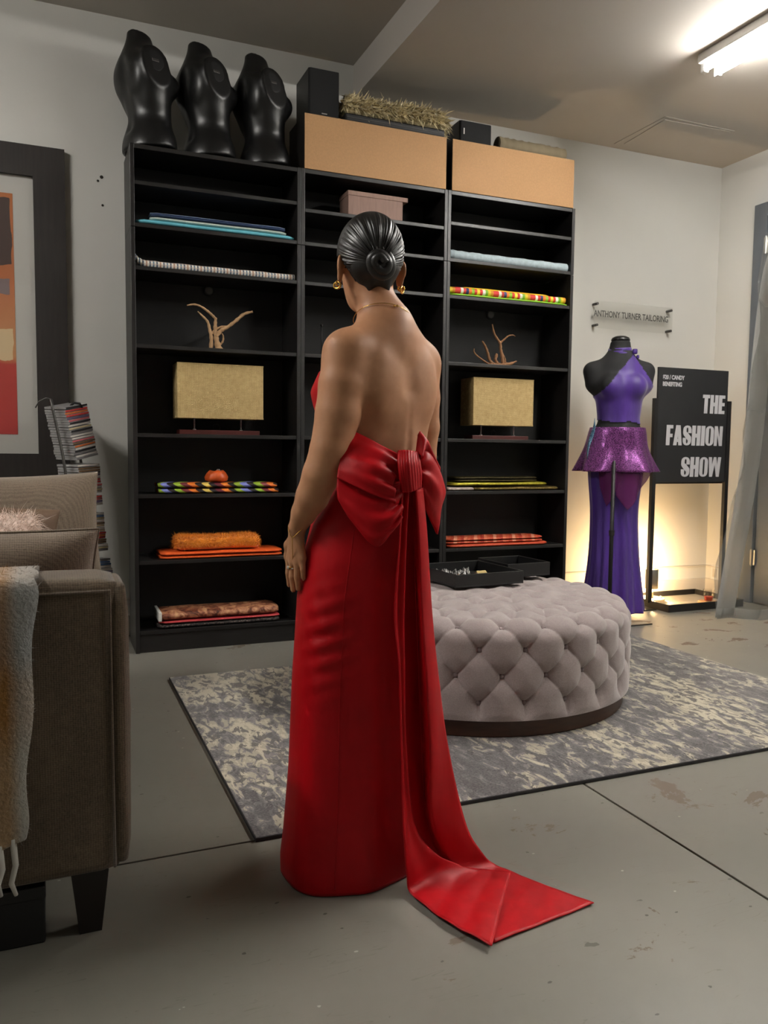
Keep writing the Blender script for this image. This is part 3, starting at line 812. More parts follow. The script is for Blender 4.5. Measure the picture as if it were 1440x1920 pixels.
drift('brown spreading driftwood with thin upright branches on the right bookcase', (1.995, .12, Z['c']), [
    ([(-.06, 0, .012), (-.01, 0, .010), (.03, 0, .012), (.075, 0, .022), (.12, .004, .040)], [.008, .012, .013, .009, .003]),
    ([(-.03, 0, .012), (-.055, .004, .035), (-.068, .006, .075), (-.085, .004, .11), (-.108, 0, .138)], [.009, .009, .008, .007, .004]),
    ([(.0, 0, .014), (-.018, .006, .04), (-.012, .006, .066), (-.016, .006, .075)], [.008, .008, .0085, .004]),
    ([(.03, 0, .012), (.024, .004, .06), (.012, .002, .10), (.006, 0, .135), (-.03, 0, .18), (-.048, -.002, .235)], [.010, .009, .008, .007, .006, .003]),
    ([(.006, 0, .135), (.03, -.004, .155), (.055, -.008, .176), (.085, -.01, .182), (.098, -.01, .176)], [.006, .005, .004, .003, .002]),
    ([(.045, 0, .015), (.040, .004, .05), (.028, .006, .075), (.022, .004, .085)], [.007, .006, .005, .004]),
    ([(-.06, 0, .012), (-.10, -.006, .03), (-.145, -.01, .055), (-.165, -.012, .075), (-.165, -.012, .092)], [.006, .005, .004, .003, .002])], M['drift2'])

# table lamps with box shades
def linen(name):
    t = NT(name); v = t.coord()
    w1 = t.n('ShaderNodeTexWave', i_Scale=60.0, i_Distortion=2.5, i_Detail=2.0, bands_direction='X'); t.l(v, w1.inputs[0])
    w2 = t.n('ShaderNodeTexWave', i_Scale=75.0, i_Distortion=2.5, i_Detail=2.0, bands_direction='Z'); t.l(v, w2.inputs[0])
    n = t.noise(v, 60, 3); f = t.math('ADD', t.math('MULTIPLY', w1.outputs[1], .3), t.math('ADD', t.math('MULTIPLY', w2.outputs[1], .35), t.math('MULTIPLY', n, .4)))
    t.color(t.ramp(f, [(.25, rgb(152, 124, 76)), (.5, rgb(190, 162, 106)), (.8, rgb(222, 198, 144))])); t.set(Roughness=.85); t.bump(f, .5, .003); return t.m
M['linen'] = linen('straw_weave_shade'); M['mahogany'] = mat('mahogany_base', (74, 26, 22), .4, var=.15, vscale=30)
def lamp(label, x0, x1, yd, rot=0):
    cx = (x0 + x1) / 2; w = (x1 - x0) / 2
    t = thing('table_lamp', label, 'table lamp', (cx, .135, Z['d']), rot, 'box-shade lamps on the bookcases')
    MB().bx(-w + .012, w - .012, -.05, .05, 0, .022, .002).build('base', M['mahogany'], t)
    for s in (-.58, .52):
        MB().tube([(s * w, -.02, .022), (s * w, -.02, .30)], .0048, 12).build('post', M['silver'], t, smooth=True)
        MB().lathe([(.009, 0), (.009, .004), (.005, .006)], 16, (s * w, -.02, .022)).build('collar', M['silver'], t)
    sh = MB(); d = .075; z0, z1 = .078, .340; th = .004
    sh.bx(-w, w, -d, -d + th, z0, z1, .001).bx(-w, w, d - th, d, z0, z1, .001).bx(-w, -w + th, -d + th, d - th, z0, z1, .001).bx(w - th, w, -d + th, d - th, z0, z1, .001)
    so_ = sh.build('shade', M['linen'], t)
    tr = MB()
    for z in (z0, z1 - .006): tr.bx(-w - .001, w + .001, -d - .001, -d, z, z + .006)
    tr.build('shade_trim', M['linen'], so_)
    MB().tube([(-.02, .02, .03), (-.02, .025, .05), (.0, .03, .055), (.015, .03, .04), (.01, .03, .022)], .002, 6).build('cord', M['black_satin'], t, smooth=True)
lamp('straw-shaded box lamp on the left bookcase, beneath the pale driftwood', .210, .626, 0)
lamp('straw-shaded box lamp on the right bookcase, beneath the brown driftwood', 1.805, 2.192, 0)

# furry roll on a black case, olive roll
cb = thing('black_case', 'flat black case under the golden furry roll on the middle unit', 'case', (1.305, .14, TZ))
MB().bx(-.275, .275, -.13, .12, 0, .040, .008).build('case_body', M['black_satin'], cb); MB().bx(-.268, .268, -.132, -.128, .018, .021).build('zip', M['dark_metal'], cb)
M['gold_fur'] = mat('golden_fur', (200, 184, 142), .6, var=.4, vscale=26, sheen=.3)
fg = thing('fur_roll', 'golden shaggy fur roll lying on the black case', 'fur roll', (1.315, .10, TZ + .0405))
mbf = MB(); slab(mbf, -.275, .275, -.085, .075, .0, .090, .006, 4); fo = mbf.build('roll_core', M['gold_fur'], fg, smooth=True)
P_, N_ = sample_surface(fo.data, 4200, 5, lambda c, n: (n[:, 2] > -.2))
fo2 = link('long_pile', fur_mesh(fur(P_, N_ * .16, .05, .011, .2, .28, 5, comb=np.array([.35, -.15, -.1])), 'long_pile', M['gold_fur']), parent=fg); fo2['kind'] = 'stuff'
M['olive'] = mat('olive_grey_cloth', (128, 116, 92), .85, var=.1)
ol = roll_of_cloth('fabric_roll', 'thick olive-grey roll lying on the right brown unit', M['olive'], [(1.935, .085, TZ + .043), (2.05, .085, TZ + .042), (2.2, .085, TZ + .041), (2.362, .085, TZ + .040)], .042, 6)
mbe = MB(); slab(mbe, -.21, .06, -.01, .07, .06, .098, .01, 31); mbe.build('loose_end', M['olive'], ol, smooth=True)

# ================================================================ framed picture
M['frame_wood'] = mat('espresso_frame_wood', (38, 33, 31), .5, var=.25, vscale=10, stretch=(6, 6, .6))
M['mat_board'] = mat('white_mat_board', (205, 203, 196), .8)
def art_mat():
    t = NT('abstract_print'); v = t.coord(); sep = t.n('ShaderNodeSeparateXYZ'); t.l(v, sep.inputs[0])
    n = t.noise(v, 5, 5); z = t.math('ADD', sep.outputs[2], t.math('MULTIPLY', t.math('SUBTRACT', n, .5), .10))
    c = t.ramp(t.math('DIVIDE', z, 1.14), [(0, rgb(190, 48, 46)), (.30, rgb(198, 62, 52)), (.33, rgb(214, 150, 96)), (.44, rgb(206, 140, 92)), (.62, rgb(196, 116, 72)), (1.0, rgb(188, 112, 62))])
    # a dark soft block high up, a grey one in the middle, a cream one low
    def blk(x0, x1, z0, z1, col, c):
        xx = t.math('ADD', sep.outputs[0], t.math('MULTIPLY', t.math('SUBTRACT', n, .5), .04))
        m = t.math('MULTIPLY', t.math('MULTIPLY', t.math('GREATER_THAN', xx, x0), t.math('LESS_THAN', xx, x1)), t.math('MULTIPLY', t.math('GREATER_THAN', z, z0), t.math('LESS_THAN', z, z1)))
        return t.mix(t.math('MULTIPLY', m, .92), c, col)
    c = blk(.18, .622, .80, 1.11, rgb(58, 54, 56), c); c = blk(.4, .612, .66, .73, rgb(128, 118, 122), c)
    c = blk(.42, .622, .36, .50, rgb(232, 206, 160), c); c = blk(.05, .18, .2, .6, rgb(226, 176, 110), c)
    t.color(c); t.set(Roughness=.6); return t.m
M['art'] = art_mat()
def glass(name, rough=.02, tint=(1, 1, 1, 1), fac=.08):
    t = NT(name); tr = t.n('ShaderNodeBsdfTransparent'); tr.inputs[0].default_value = tint
    gl = t.n('ShaderNodeBsdfGlossy'); gl.inputs['Roughness'].default_value = rough
    fz = t.n('ShaderNodeLayerWeight', i_Blend=.5); mx = t.n('ShaderNodeMixShader')
    t.l(t.math('ADD', t.math('MULTIPLY', t.math('POWER', fz.outputs['Facing'], 3.0), .7), fac * .5), mx.inputs[0]); t.l(tr.outputs[0], mx.inputs[1]); t.l(gl.outputs[0], mx.inputs[2])
    t.l(mx.outputs[0], t.out.inputs[0]); return t.m
M['pane'] = glass('picture_glass')
FX0, FX1, FZ0, FZ1, FW = -1.36, -.262, .79, 2.385, .142
pf = thing('framed_picture', 'large abstract print in a wide dark frame on the wall above the sofa', 'picture', ((FX0 + FX1) / 2, RY1, FZ0))
hw = (FX1 - FX0) / 2; hh = FZ1 - FZ0
def bar(q): MB().prism(q, -.035, -.001).build('frame_bar', M['frame_wood'], pf)
bar([(-hw, 0), (hw, 0), (hw - FW, FW), (-hw + FW, FW)]); bar([(-hw, hh), (-hw + FW, hh - FW), (hw - FW, hh - FW), (hw, hh)])
bar([(hw, 0), (hw, hh), (hw - FW, hh - FW), (hw - FW, FW)]); bar([(-hw, 0), (-hw + FW, FW), (-hw + FW, hh - FW), (-hw, hh)])
MB().bx(-hw + FW - .004, hw - FW + .004, -.012, -.008, FW - .004, hh - FW + .004).build('mat_board', M['mat_board'], pf)
MB().bx(0, 2 * (hw - FW) - .18, 0, .001, 0, 1.132).build('print', M['art'], pf, (-hw + FW + .09, -.0135, FW + .092))
MB().bx(-hw + FW - .004, hw - FW + .004, -.019, -.017, FW - .004, hh - FW + .004).build('glass_pane', M['pane'], pf)

# ================================================================ CD tower
ct = thing('cd_tower', 'leaning wire CD tower between the framed picture and the bookcase', 'CD rack', (-.10, .18, 0))
def spine_x(z): return -.158 - .115 * max(0, (z - .2)) / .95 + .008 * math.sin(z * 9)
rod = [(spine_x(z) + .10 - .062, -.105, z) for z in np.linspace(.03, 1.18, 24)]
MB().tube(rod, .0065, 8).build('front_rod', M['dark_metal'], ct, smooth=True)
MB().tube([(p[0] + .08, p[1] + .21, p[2]) for p in rod], .0065, 8).build('rear_rod', M['dark_metal'], ct, smooth=True)
MB().tube([rod[-1], (rod[-1][0] - .02, -.10, 1.185), (rod[-1][0] - .05, -.09, 1.168), (rod[-1][0] - .065, -.09, 1.14)], .003, 7).build('wire_loop', M['dark_metal'], ct, smooth=True)
MB().lathe([(.11, 0), (.11, .012), (.02, .02), (.02, .03)], 28, (-.06, 0, 0)).build('base_plate', M['dark_metal'], ct, angle=40)
ks = MB().tube([(spine_x(1.17) + .10 + .02, -.03, 1.155), (spine_x(1.17) + .10 + .035, -.04, 1.17), (spine_x(1.17) + .10 + .06, -.03, 1.168), (spine_x(1.17) + .10 + .07, -.02, 1.15)], .006, 7); ks.build('top_clasp', M['black_satin'], ct, smooth=True)
CASE = MB().box((0, 0, .005), (.124, .142, .0098), .0008).mesh('cd_case')
SPN = MB().box((0, 0, .005), (.0012, .136, .0078)).mesh('cd_spine')
CASE.materials.append(mat('clear_jewel_case', (150, 148, 148), .3, spec=.6))
SCOL = {'red': (196, 60, 56), 'white': (214, 208, 200), 'black': (40, 38, 40), 'orange': (206, 112, 52), 'cream': (206, 190, 150), 'grey': (120, 116, 116), 'blue': (86, 116, 160), 'pink': (206, 110, 116), 'brown': (112, 86, 58), 'purple': (104, 88, 120)}
SM = {k: mat('spine_' + k, v, .45) for k, v in SCOL.items()}
order = 'black red orange red purple pink black white cream black grey white white pink brown orange white black grey white grey white brown brown grey purple white red red pink white cream white red pink purple white white blue cream white brown cream white cream red orange red brown brown white cream grey grey blue blue white white purple black pink white white black red black white grey'.split()
spms = {}
z = 1.150; k = 0; tilt = .20
nths = {1: 'topmost', 2: 'second from the top', 3: 'third from the top'}
while z > .30 and k < len(order):
    brk = {9: .0, 21: .03, 33: .012, 37: .032, 53: .035}.get(k, 0); z -= brk
    tilt = .20 if k < 21 else (.05 if k < 37 else (-.02 if k < 53 else -.08))
    c = order[k]
    lab = 'CD case with a %s spine on the leaning wire tower, %s' % (c, nths.get(k + 1, '%dth from the top' % (k + 1)))
    o = thing('cd_case', lab, 'CD case', (spine_x(z) + random.uniform(-.003, .003), .18 + random.uniform(-.004, .004), z), 0, 'CD cases on the wire tower')
    R = Matrix.Rotation(tilt, 3, 'Y') if False else (Matrix.Rotation(-tilt * .55, 3, 'Y') @ Matrix.Rotation(tilt * .75, 3, 'X') @ Matrix.Rotation(math.radians(-46) + random.uniform(-.05, .05), 3, 'Z'))
    o.rotation_euler = R.to_euler()
    link('case', CASE, parent=o)
    if c not in spms:
        s_ = SPN.copy(); s_.materials.append(SM[c]); spms[c] = s_
    link('spine_card', spms[c], parent=o, loc=(.0625, 0, 0))
    # paper edge seen on the neighbouring side
    z -= .0112 if k % 7 else .0135
    k += 1

# ================================================================ sofa
M['sofa'] = weave('taupe_sofa_weave', (60, 50, 39), (128, 110, 88), 900, .95, .6, .25, .35)
M['sofa_cush'] = weave('taupe_cushion_weave', (76, 65, 54), (144, 126, 106), 900, .95, .5, .3, .3)
M['sofa_leg'] = mat('dark_stained_leg', (30, 24, 21), .4, var=.2)
SX0, SX1, SY0, SY1 = -1.16, -.245, -2.27, -.58
sofa = thing('sofa', 'brown-taupe upholstered sofa seen from its arm side, cropped at left', 'sofa', ((SX0 + SX1) / 2, (SY0 + SY1) / 2, 0))
ox, oy = (SX0 + SX1) / 2, (SY0 + SY1) / 2
def soft(mb, seed, amp, freq=9):
    v = np.array(mb.v); d = wav(v, amp, freq, seed); c = v.mean(0); n = v - c; n /= np.maximum(np.linalg.norm(n, axis=1, keepdims=True), 1e-6)
    mb.v = [tuple(q) for q in v + n * d[:, None]]; return mb
def padbox(x0, x1, y0, y1, z0, z1, r_, bul=.0, n=14, seed=0, amp=0.0):
    """upholstered box: rounded edges, bulging faces"""
    u = np.linspace(-1, 1, n); mb = MB()
    h = np.array([(x1 - x0) / 2, (y1 - y0) / 2, (z1 - z0) / 2]); c = np.array([(x0 + x1) / 2, (y0 + y1) / 2, (z0 + z1) / 2])
    for ax in range(3):
        for s in (-1, 1):
            A, B = np.meshgrid(u, u, indexing='ij'); P = np.zeros((n, n, 3))
            a, b = (ax + 1) % 3, (ax + 2) % 3
            P[..., ax] = s * h[ax]; P[..., a] = A * h[a]; P[..., b] = B * h[b]
            q = np.clip(P, -(h - r_), h - r_); d = P - q
            P2 = q + d / np.maximum(np.linalg.norm(d, axis=2, keepdims=True), 1e-9) * r_
            P2[..., ax] += s * bul * (1 - A ** 2) * (1 - B ** 2)
            if amp: P2 += (wav(P2 * 1.0 + c, amp, 11, seed))[..., None] * (P2 / np.maximum(np.linalg.norm(P2, axis=2, keepdims=True), 1e-9))
            mb.grid(P2 + c, flip=(s > 0))
    bm = bmesh.new(); me = bpy.data.meshes.new('tmp'); me.from_pydata(mb.v, [], mb.f); bm.from_mesh(me)
    bmesh.ops.remove_doubles(bm, verts=bm.verts, dist=1e-5); bm.verts.index_update()
    out = MB().add([v.co[:] for v in bm.verts], [[v.index for v in f.verts] for f in bm.faces]); bm.free(); bpy.data.meshes.remove(me)
    return out
def sp(mb, name, m, **kw):
    mb.v = [(x - ox, y - oy, z) for x, y, z in mb.v]; return mb.build(name, m, sofa, **kw)
for y0, y1 in ((SY0, SY0 + .165), (SY1 - .165, SY1)):
    a = sp(padbox(SX0, SX1, y0, y1, .127, .712, .024, .006, 26, 3, .002), 'arm', M['sofa'], smooth=True)
    # welt seams around the outer panel and along the front pad
    yy = y0 - .0035 if y0 < -1 else y1 + .0035
    sm_ = MB().tube([(SX0 + .02 - ox, yy - oy, .690), (SX1 - .018 - ox, yy - oy, .690), (SX1 - .016 - ox, yy - oy, .14)], .0028, 6)
    sm_.build('welt', M['sofa_cush'], a, smooth=True)
    fp = padbox(SX1 - .02, SX1 + .016, y0 + .002, y1 - .002, .14, .700, .016, .006, 12); fp.v = [(x - ox, y - oy, z) for x, y, z in fp.v]
    fp.build('arm_front_pad', M['sofa'], a, smooth=True)
sp(padbox(SX0, SX0 + .20, SY0 + .1, SY1 - .1, .13, .86, .04, .01, 14), 'back', M['sofa'], smooth=True)
sp(padbox(SX0 + .1, SX1 - .015, SY0 + .12, SY1 - .12, .13, .30, .02, .0, 10), 'seat_base', M['sofa'], smooth=True)
ym = (SY0 + SY1) / 2
for y0, y1 in ((SY0 + .166, ym - .002), (ym + .002, SY1 - .166)):
    sp(padbox(SX0 + .2, SX1 + .032, y0, y1, .30, .455, .045, .012, 16, 4, .003), 'seat_cushion', M['sofa'], smooth=True)
for x in (SX0 + .09, SX1 - .062):
    for y in (SY0 + .045, SY1 - .06):
        lg = MB(); lg.add([(x + sx * w - ox, y + sy * w - oy, zz) for zz, w in ((0.0, .021), (.131, .035)) for sx, sy in ((-1, -1), (1, -1), (1, 1), (-1, 1))], [(3, 2, 1, 0), (4, 5, 6, 7), (0, 1, 5, 4), (1, 2, 6, 5), (2, 3, 7, 6), (3, 0, 4, 7)])
        lg.build('leg', M['sofa_leg'], sofa)
bk = thing('storage_box', 'dark storage box pushed under the sofa behind the front leg', 'box', (-.60, -2.09, 0))
MB().bx(-.21, .21, -.16, .16, 0, .112, .004).build('box_body', M['black_satin'], bk); MB().bx(-.212, .212, -.162, .162, .09, .116, .003).build('box_lid', M['black_satin'], bk)

def cushion(name, label, cat, m, loc, w, h, d, rot, seed=0, pipe=None, group=None, puff=.55):
    t = thing(name, label, cat, loc, 0, group); t.rotation_euler = rot
    n = 26; u = np.linspace(-1, 1, n); A, B = np.meshgrid(u, u, indexing='ij')
    e = (1 - np.abs(A) ** 2.6) * (1 - np.abs(B) ** 2.6); th = d / 2 * np.maximum(e, 0) ** puff + .004
    pin = 1 - .07 * (np.abs(A) * np.abs(B)) ** .5 * 0 - .06 * (1 - np.abs(A * B))
    X = A * w / 2 * (1 - .05 * (1 - B ** 2)); Zc = B * h / 2 * (1 - .05 * (1 - A ** 2)) + h / 2
    P = np.stack([X, -th, Zc], 2); Q = np.stack([X, th, Zc], 2)
    P[..., 1] -= wav(P, .006, 14, seed) * e; Q[..., 1] += wav(Q, .006, 14, seed + 1) * e
    mb = MB().grid(P).grid(Q, flip=True)
    ring = [(i, 0) for i in range(n)] + [(n - 1, j) for j in range(1, n)] + [(i, n - 1) for i in range(n - 2, -1, -1)] + [(0, j) for j in range(n - 2, 0, -1)]
    k = n * n
    for a, b in zip(ring, ring[1:] + ring[:1]):
        ia, ib = a[0] * n + a[1], b[0] * n + b[1]; mb.f.append((ia, ib, k + ib, k + ia)); mb.mi.append(0)
    o = mb.build('cover', m, t, smooth=True)
    if pipe:
        pts = [tuple((P[a] + Q[a]) / 2) for a in ring]; pts.append(pts[0])
        MB().tube(pts, .0045, 6).build('piping', pipe, t, smooth=True)
    return t, o
# cushions on the sofa
cushion('sofa_cushion', 'large taupe piped cushion slumped against the near sofa arm', 'cushion', M['sofa_cush'], (-.572, -1.93, .452), .60, .335, .17, (.10, .02, .02), 1, M['sofa'], 'cushions on the sofa')
cushion('sofa_cushion', 'tall taupe back cushion standing against the far sofa arm', 'cushion', M['sofa_cush'], (-.468, -.86, .462), .56, .41, .15, (-.10, -.03, 0), 2, None, 'cushions on the sofa', .5)
M['leather'] = mat('brown_suede', (98, 76, 58), .75, var=.15)
cushion('suede_pillow', 'brown suede pillow with a pointed corner beside the pink fluffy pillow', 'pillow', M['leather'], (-.545, -1.18, .462), .36, .33, .12, (-.15, .12, .1), 3, None, 'cushions on the sofa')
M['pinkfur'] = mat('pale_pink_fur', (244, 224, 212), .9, var=.08, vscale=20, sheen=.4)
pk, pko = cushion('fluffy_pillow', 'pale pink shaggy pillow lying on the sofa', 'pillow', M['pinkfur'], (-.60, -1.34, .462), .40, .30, .16, (-.2, 0, .05), 4, None, 'cushions on the sofa')
P_, N_ = sample_surface(pko.data, 14000, 6)
link('shag', fur_mesh(fur(P_, N_, .040, .0022, .3, .5, 6, comb=np.array([.25, -.2, .15])), 'shag', M['pinkfur']), parent=pk)['kind'] = 'stuff'

# throw blanket over the near arm
def blanket_mat():
    t = NT('mohair_plaid'); v = t.coord(); sep = t.n('ShaderNodeSeparateXYZ'); t.l(v, sep.inputs[0])
    n = t.noise(v, 22, 4); x = t.math('ADD', sep.outputs[0], t.math('MULTIPLY', t.math('SUBTRACT', n, .5), .012))
    zz = t.math('ADD', sep.outputs[2], t.math('MULTIPLY', t.math('SUBTRACT', n, .5), .03))
    # columns across, bands down
    col = t.ramp(t.math('MULTIPLY', t.math('ADD', x, -.02), 6.0), [(0, rgb(196, 150, 72)), (.50, rgb(184, 128, 48)), (.64, rgb(198, 200, 200)), (1, rgb(190, 194, 198))])
    band = t.ramp(t.math('DIVIDE', zz, .76), [(0, rgb(196, 158, 96)), (.12, rgb(188, 140, 66)), (.30, rgb(206, 198, 180)), (.52, rgb(200, 190, 168)), (.62, rgb(182, 132, 62)), (.70, rgb(172, 128, 66)), (.78, rgb(150, 156, 162)), (.93, rgb(176, 178, 178)), (.97, rgb(196, 150, 74))])
    t.color(t.mix(1.0, t.mix(.38, col, band), rgb(205, 203, 198), 'MULTIPLY')); t.set(Roughness=.98); t.b.inputs['Sheen Weight'].default_value = .5
    t.bump(t.noise(v, 150, 3), .8, .006); return t.m
M['blanket'] = blanket_mat()
M['fringe'] = mat('grey_wool_fringe', (196, 194, 186), .95, sheen=.3)
bl = thing('throw_blanket', 'fuzzy mustard and grey plaid throw hanging over the near sofa arm', 'blanket', (-.55, -2.29, 0))
prof = [(.175, .50), (.178, .62), (.172, .705), (.150, .722), (.10, .724), (.04, .724), (.005, .722), (-.012, .70), (-.016, .62), (-.018, .50), (-.020, .38), (-.022, .28), (-.024, .215)]
nx = 26; rows = catmull(np.array(prof), 70); P = np.zeros((nx, 70, 3))
for i, x in enumerate(np.linspace(-.42, .158, nx)):
    tt = (x + .42) / .578
    for j in range(70):
        y, zz = rows[j]; dn = max(0, (.70 - zz) / .5) if j > 35 else 0
        fold = .006 * math.sin(x * 38 + 1.2 * dn) * dn
        P[i, j] = (x - .028 * dn * tt + .004 * math.sin(j * .5) * tt, y - abs(fold) - .002, zz + (.05 * (x - .02) * -1 if j > 60 else 0) * 0 + (0 if j < 36 else .04 * (1 - tt) * -dn * .2 + .055 * dn * max(0, tt - .82) * 5.5 * .6))
bo = MB().shell(P, .009).build('cloth', M['blanket'], bl, smooth=True)
P_, N_ = sample_surface(bo.data, 9000, 8)
link('nap', fur_mesh(fur(P_, N_, .007, .0012, .2, .9, 8, seg=2), 'nap', M['blanket']), parent=bl)['kind'] = 'stuff'
for i in range(24):
    x = .150 - i * .023; j = int(np.clip((x + .42) / .578 * (nx - 1), 0, nx - 1)); e = P[j, -1]
    L_ = random.uniform(.07, .10)
    MB().tube([(e[0], e[1], e[2] + .01), (e[0] + .004, e[1] - .004, e[2] - L_ * .4), (e[0] - .004, e[1] - .003, e[2] - L_ * .75), (e[0] + random.uniform(-.008, .006), e[1] - .002, e[2] - L_)], [.006, .0055, .005, .0035], 7).build('tassel', M['fringe'], bl, smooth=True)

# ================================================================ rug and ottoman
rg = thing('rug', 'abstract grey and cream rug on the concrete floor under the ottoman', 'rug', (1.272, -1.245, 0))
n1, n2 = 60, 40
mbr = MB().box((0, 0, .0065), (2.37, 1.51, .012), .004); mbr.build('pile', M['rug'], rg, angle=40)
M['bind'] = mat('dark_rug_binding', (52, 50, 52), .9)
MB().bx(-1.186, 1.186, -.757, -.752, .0005, .011, .002).bx(-1.187, -1.182, -.757, .757, .0005, .011, .002).bx(1.182, 1.187, -.757, .757, .0005, .011, .002).bx(-1.186, 1.186, .752, .757, .0005, .011, .002).build('binding', M['bind'], rg)

M['velvet'] = mat('lilac_grey_chenille', (158, 145, 143), .9, var=.14, vscale=260, bump=.3, bscale=420, bdist=.002, sheen=.5)
M['button'] = mat('covered_button', (120, 106, 106), .9, sheen=.3)
M['plinth'] = mat('walnut_plinth', (66, 40, 26), .4, var=.25, vscale=12, stretch=(1, 1, 5))
OC = (1.205, -1.055); OZ = .0125
ot = thing('tufted_ottoman', 'round buttoned lilac-grey ottoman on the rug', 'ottoman', (OC[0], OC[1], OZ))
MB().lathe([(.585, .0), (.590, .003), (.590, .058), (.585, .061)], 96).build('plinth', M['plinth'], ot, angle=40)
# profile by arc length: side, rounded shoulder, top
R0, H0, H1, RC = .612, .062, .392, .075
prof = []
for q in np.linspace(0, H1 - RC - H0, 60): prof.append((R0, H0 + q))
for a in np.linspace(0, PI / 2, 24)[1:]: prof.append((R0 - RC + RC * math.cos(a), H1 - RC + RC * math.sin(a)))
for q in np.linspace(R0 - RC, .0, 90)[1:]: prof.append((max(q, .004), H1))
prof = np.array(prof); S_ = np.concatenate([[0], np.cumsum(np.linalg.norm(np.diff(prof, axis=0), axis=1))])
NB = 24; NP = 900
tz_side = [.055, .145, .235]            # arc position of the side rows
top_r = [.575, .475, .375, .275, .175, .075]
def s_of_r(r_):
    k = np.argmin(np.abs(prof[60:, 0] - r_)) + 60; return S_[k]
rows_s = tz_side + [s_of_r(r_) for r_ in top_r]
rows_s[3] = (rows_s[2] + rows_s[4]) / 2
counts = [NB] * 5 + [NB, 12, 12, 6]
phi = np.linspace(0, 2 * PI, NP, endpoint=False)
ph, ss = np.meshgrid(phi, S_, indexing='ij'); rr = np.maximum(np.interp(ss, S_, prof[:, 0]), .03)
dis = np.zeros_like(ph); dmin = np.full_like(ph, 9.0); cmin = np.full_like(ph, 9.0)
btn = []
offs = 0
for i, (s0, c0) in enumerate(zip(rows_s, counts)):
    st = 2 * PI / c0; off = (i % 2) * st / 2 + .06
    q = (ph - off + st / 2) % st - st / 2
    dmin = np.minimum(dmin, np.sqrt((q * rr) ** 2 + (ss - s0) ** 2))
    for k in range(c0): btn.append((off + k * st, s0))
    if i + 1 < len(rows_s) and counts[i + 1] == c0:
        s1 = rows_s[i + 1]; tt = np.clip((ss - s0) / (s1 - s0), 0, 1)
        for sg in (-1, 1):
            q2 = (ph - off - sg * tt * st / 2 + st / 2) % st - st / 2
            inr = (ss >= s0 - .001) & (ss <= s1 + .001)
            ang = math.atan2(s1 - s0, R0 * st / 2)
            cmin = np.where(inr, np.minimum(cmin, np.abs(q2 * rr) * math.sin(ang)), cmin)
    if i == 0:   # straight pleats from the lowest row to the plinth
        inr = ss < s0; cmin = np.where(inr, np.minimum(cmin, np.abs(q * rr)), cmin)
puffz = .024 * (1 - np.exp(-(np.minimum(dmin, .2) / .030) ** 1.15)) + .006 * (1 - np.exp(-cmin / .03))
crease = -.0085 * np.exp(-(cmin / .0042)) * np.clip(1 - ((dmin - .0) / .10), .25, 1)
dis = puffz + crease - .024
# radiating wrinkles by the buttons
dis += .0012 * np.exp(-dmin / .016) * np.sin(ph * 170 + ss * 60)
pr_i = np.stack([np.interp(ss, S_, prof[:, 0]), np.interp(ss, S_, prof[:, 1])], 2)
g = np.gradient(prof, axis=0); nrm = np.stack([g[:, 1], -g[:, 0]], 1); nrm /= np.linalg.norm(nrm, axis=1, keepdims=True)
fade = np.clip(ss / .02, 0, 1)
rad = pr_i[..., 0] + nrm[None, :, 0] * dis * fade; zed = pr_i[..., 1] + nrm[None, :, 1] * dis * fade + .012 * np.clip((R0 - .1 - rad) / .3, 0, 1)
PO = np.stack([rad * np.cos(ph), rad * np.sin(ph), zed], 2)
mo = MB().grid(PO, cu=True); mo.f.append(tuple(j * len(S_) + len(S_) - 1 for j in range(NP))); mo.mi.append(0)
mo.build('upholstery', M['velvet'], ot, smooth=True)
bmesh_b = MB().lathe([(.0105, -.003), (.0105, .001), (.007, .0045), (.002, .0055)], 14).mesh('button', M['button'], smooth=True)
for a, s0 in btn:
    k = int(np.argmin(np.abs(S_ - s0))); r_, zz = prof[k]; nr, nz = nrm[k]
    r2 = r_ + nr * (-.0245); z2 = zz + nz * (-.0245) + .012 * max(0, min(1, (R0 - .1 - r_) / .3))
    o = link('button', bmesh_b, parent=ot, loc=(r2 * math.cos(a), r2 * math.sin(a), z2)); o.rotation_euler = (0, math.atan2(nr, nz), a)

# trays on the ottoman
def tray(label, loc, w, d, h, rotz):
    t = thing('black_tray', label, 'tray', loc, rotz, 'black trays on the ottoman'); th = .008
    MB().bx(-w / 2, w / 2, -d / 2, d / 2, 0, .006, .001).build('bottom', M['black_satin'], t)
    for x0, x1, y0, y1 in ((-w / 2, w / 2, -d / 2, -d / 2 + th), (-w / 2, w / 2, d / 2 - th, d / 2), (-w / 2, -w / 2 + th, -d / 2 + th, d / 2 - th), (w / 2 - th, w / 2, -d / 2 + th, d / 2 - th)):
        MB().bx(x0, x1, y0, y1, .006, h, .0012).build('side', M['black_satin'], t)
    return t
TRZ = OZ + .4135
tray('black open tray holding jewellery, at the front of the ottoman', (1.262, -.905, TRZ), .325, .345, .052, .06)
tray('black open tray at the rear of the ottoman, almost empty', (1.550, -.80, TRZ), .222, .24, .058, .05)
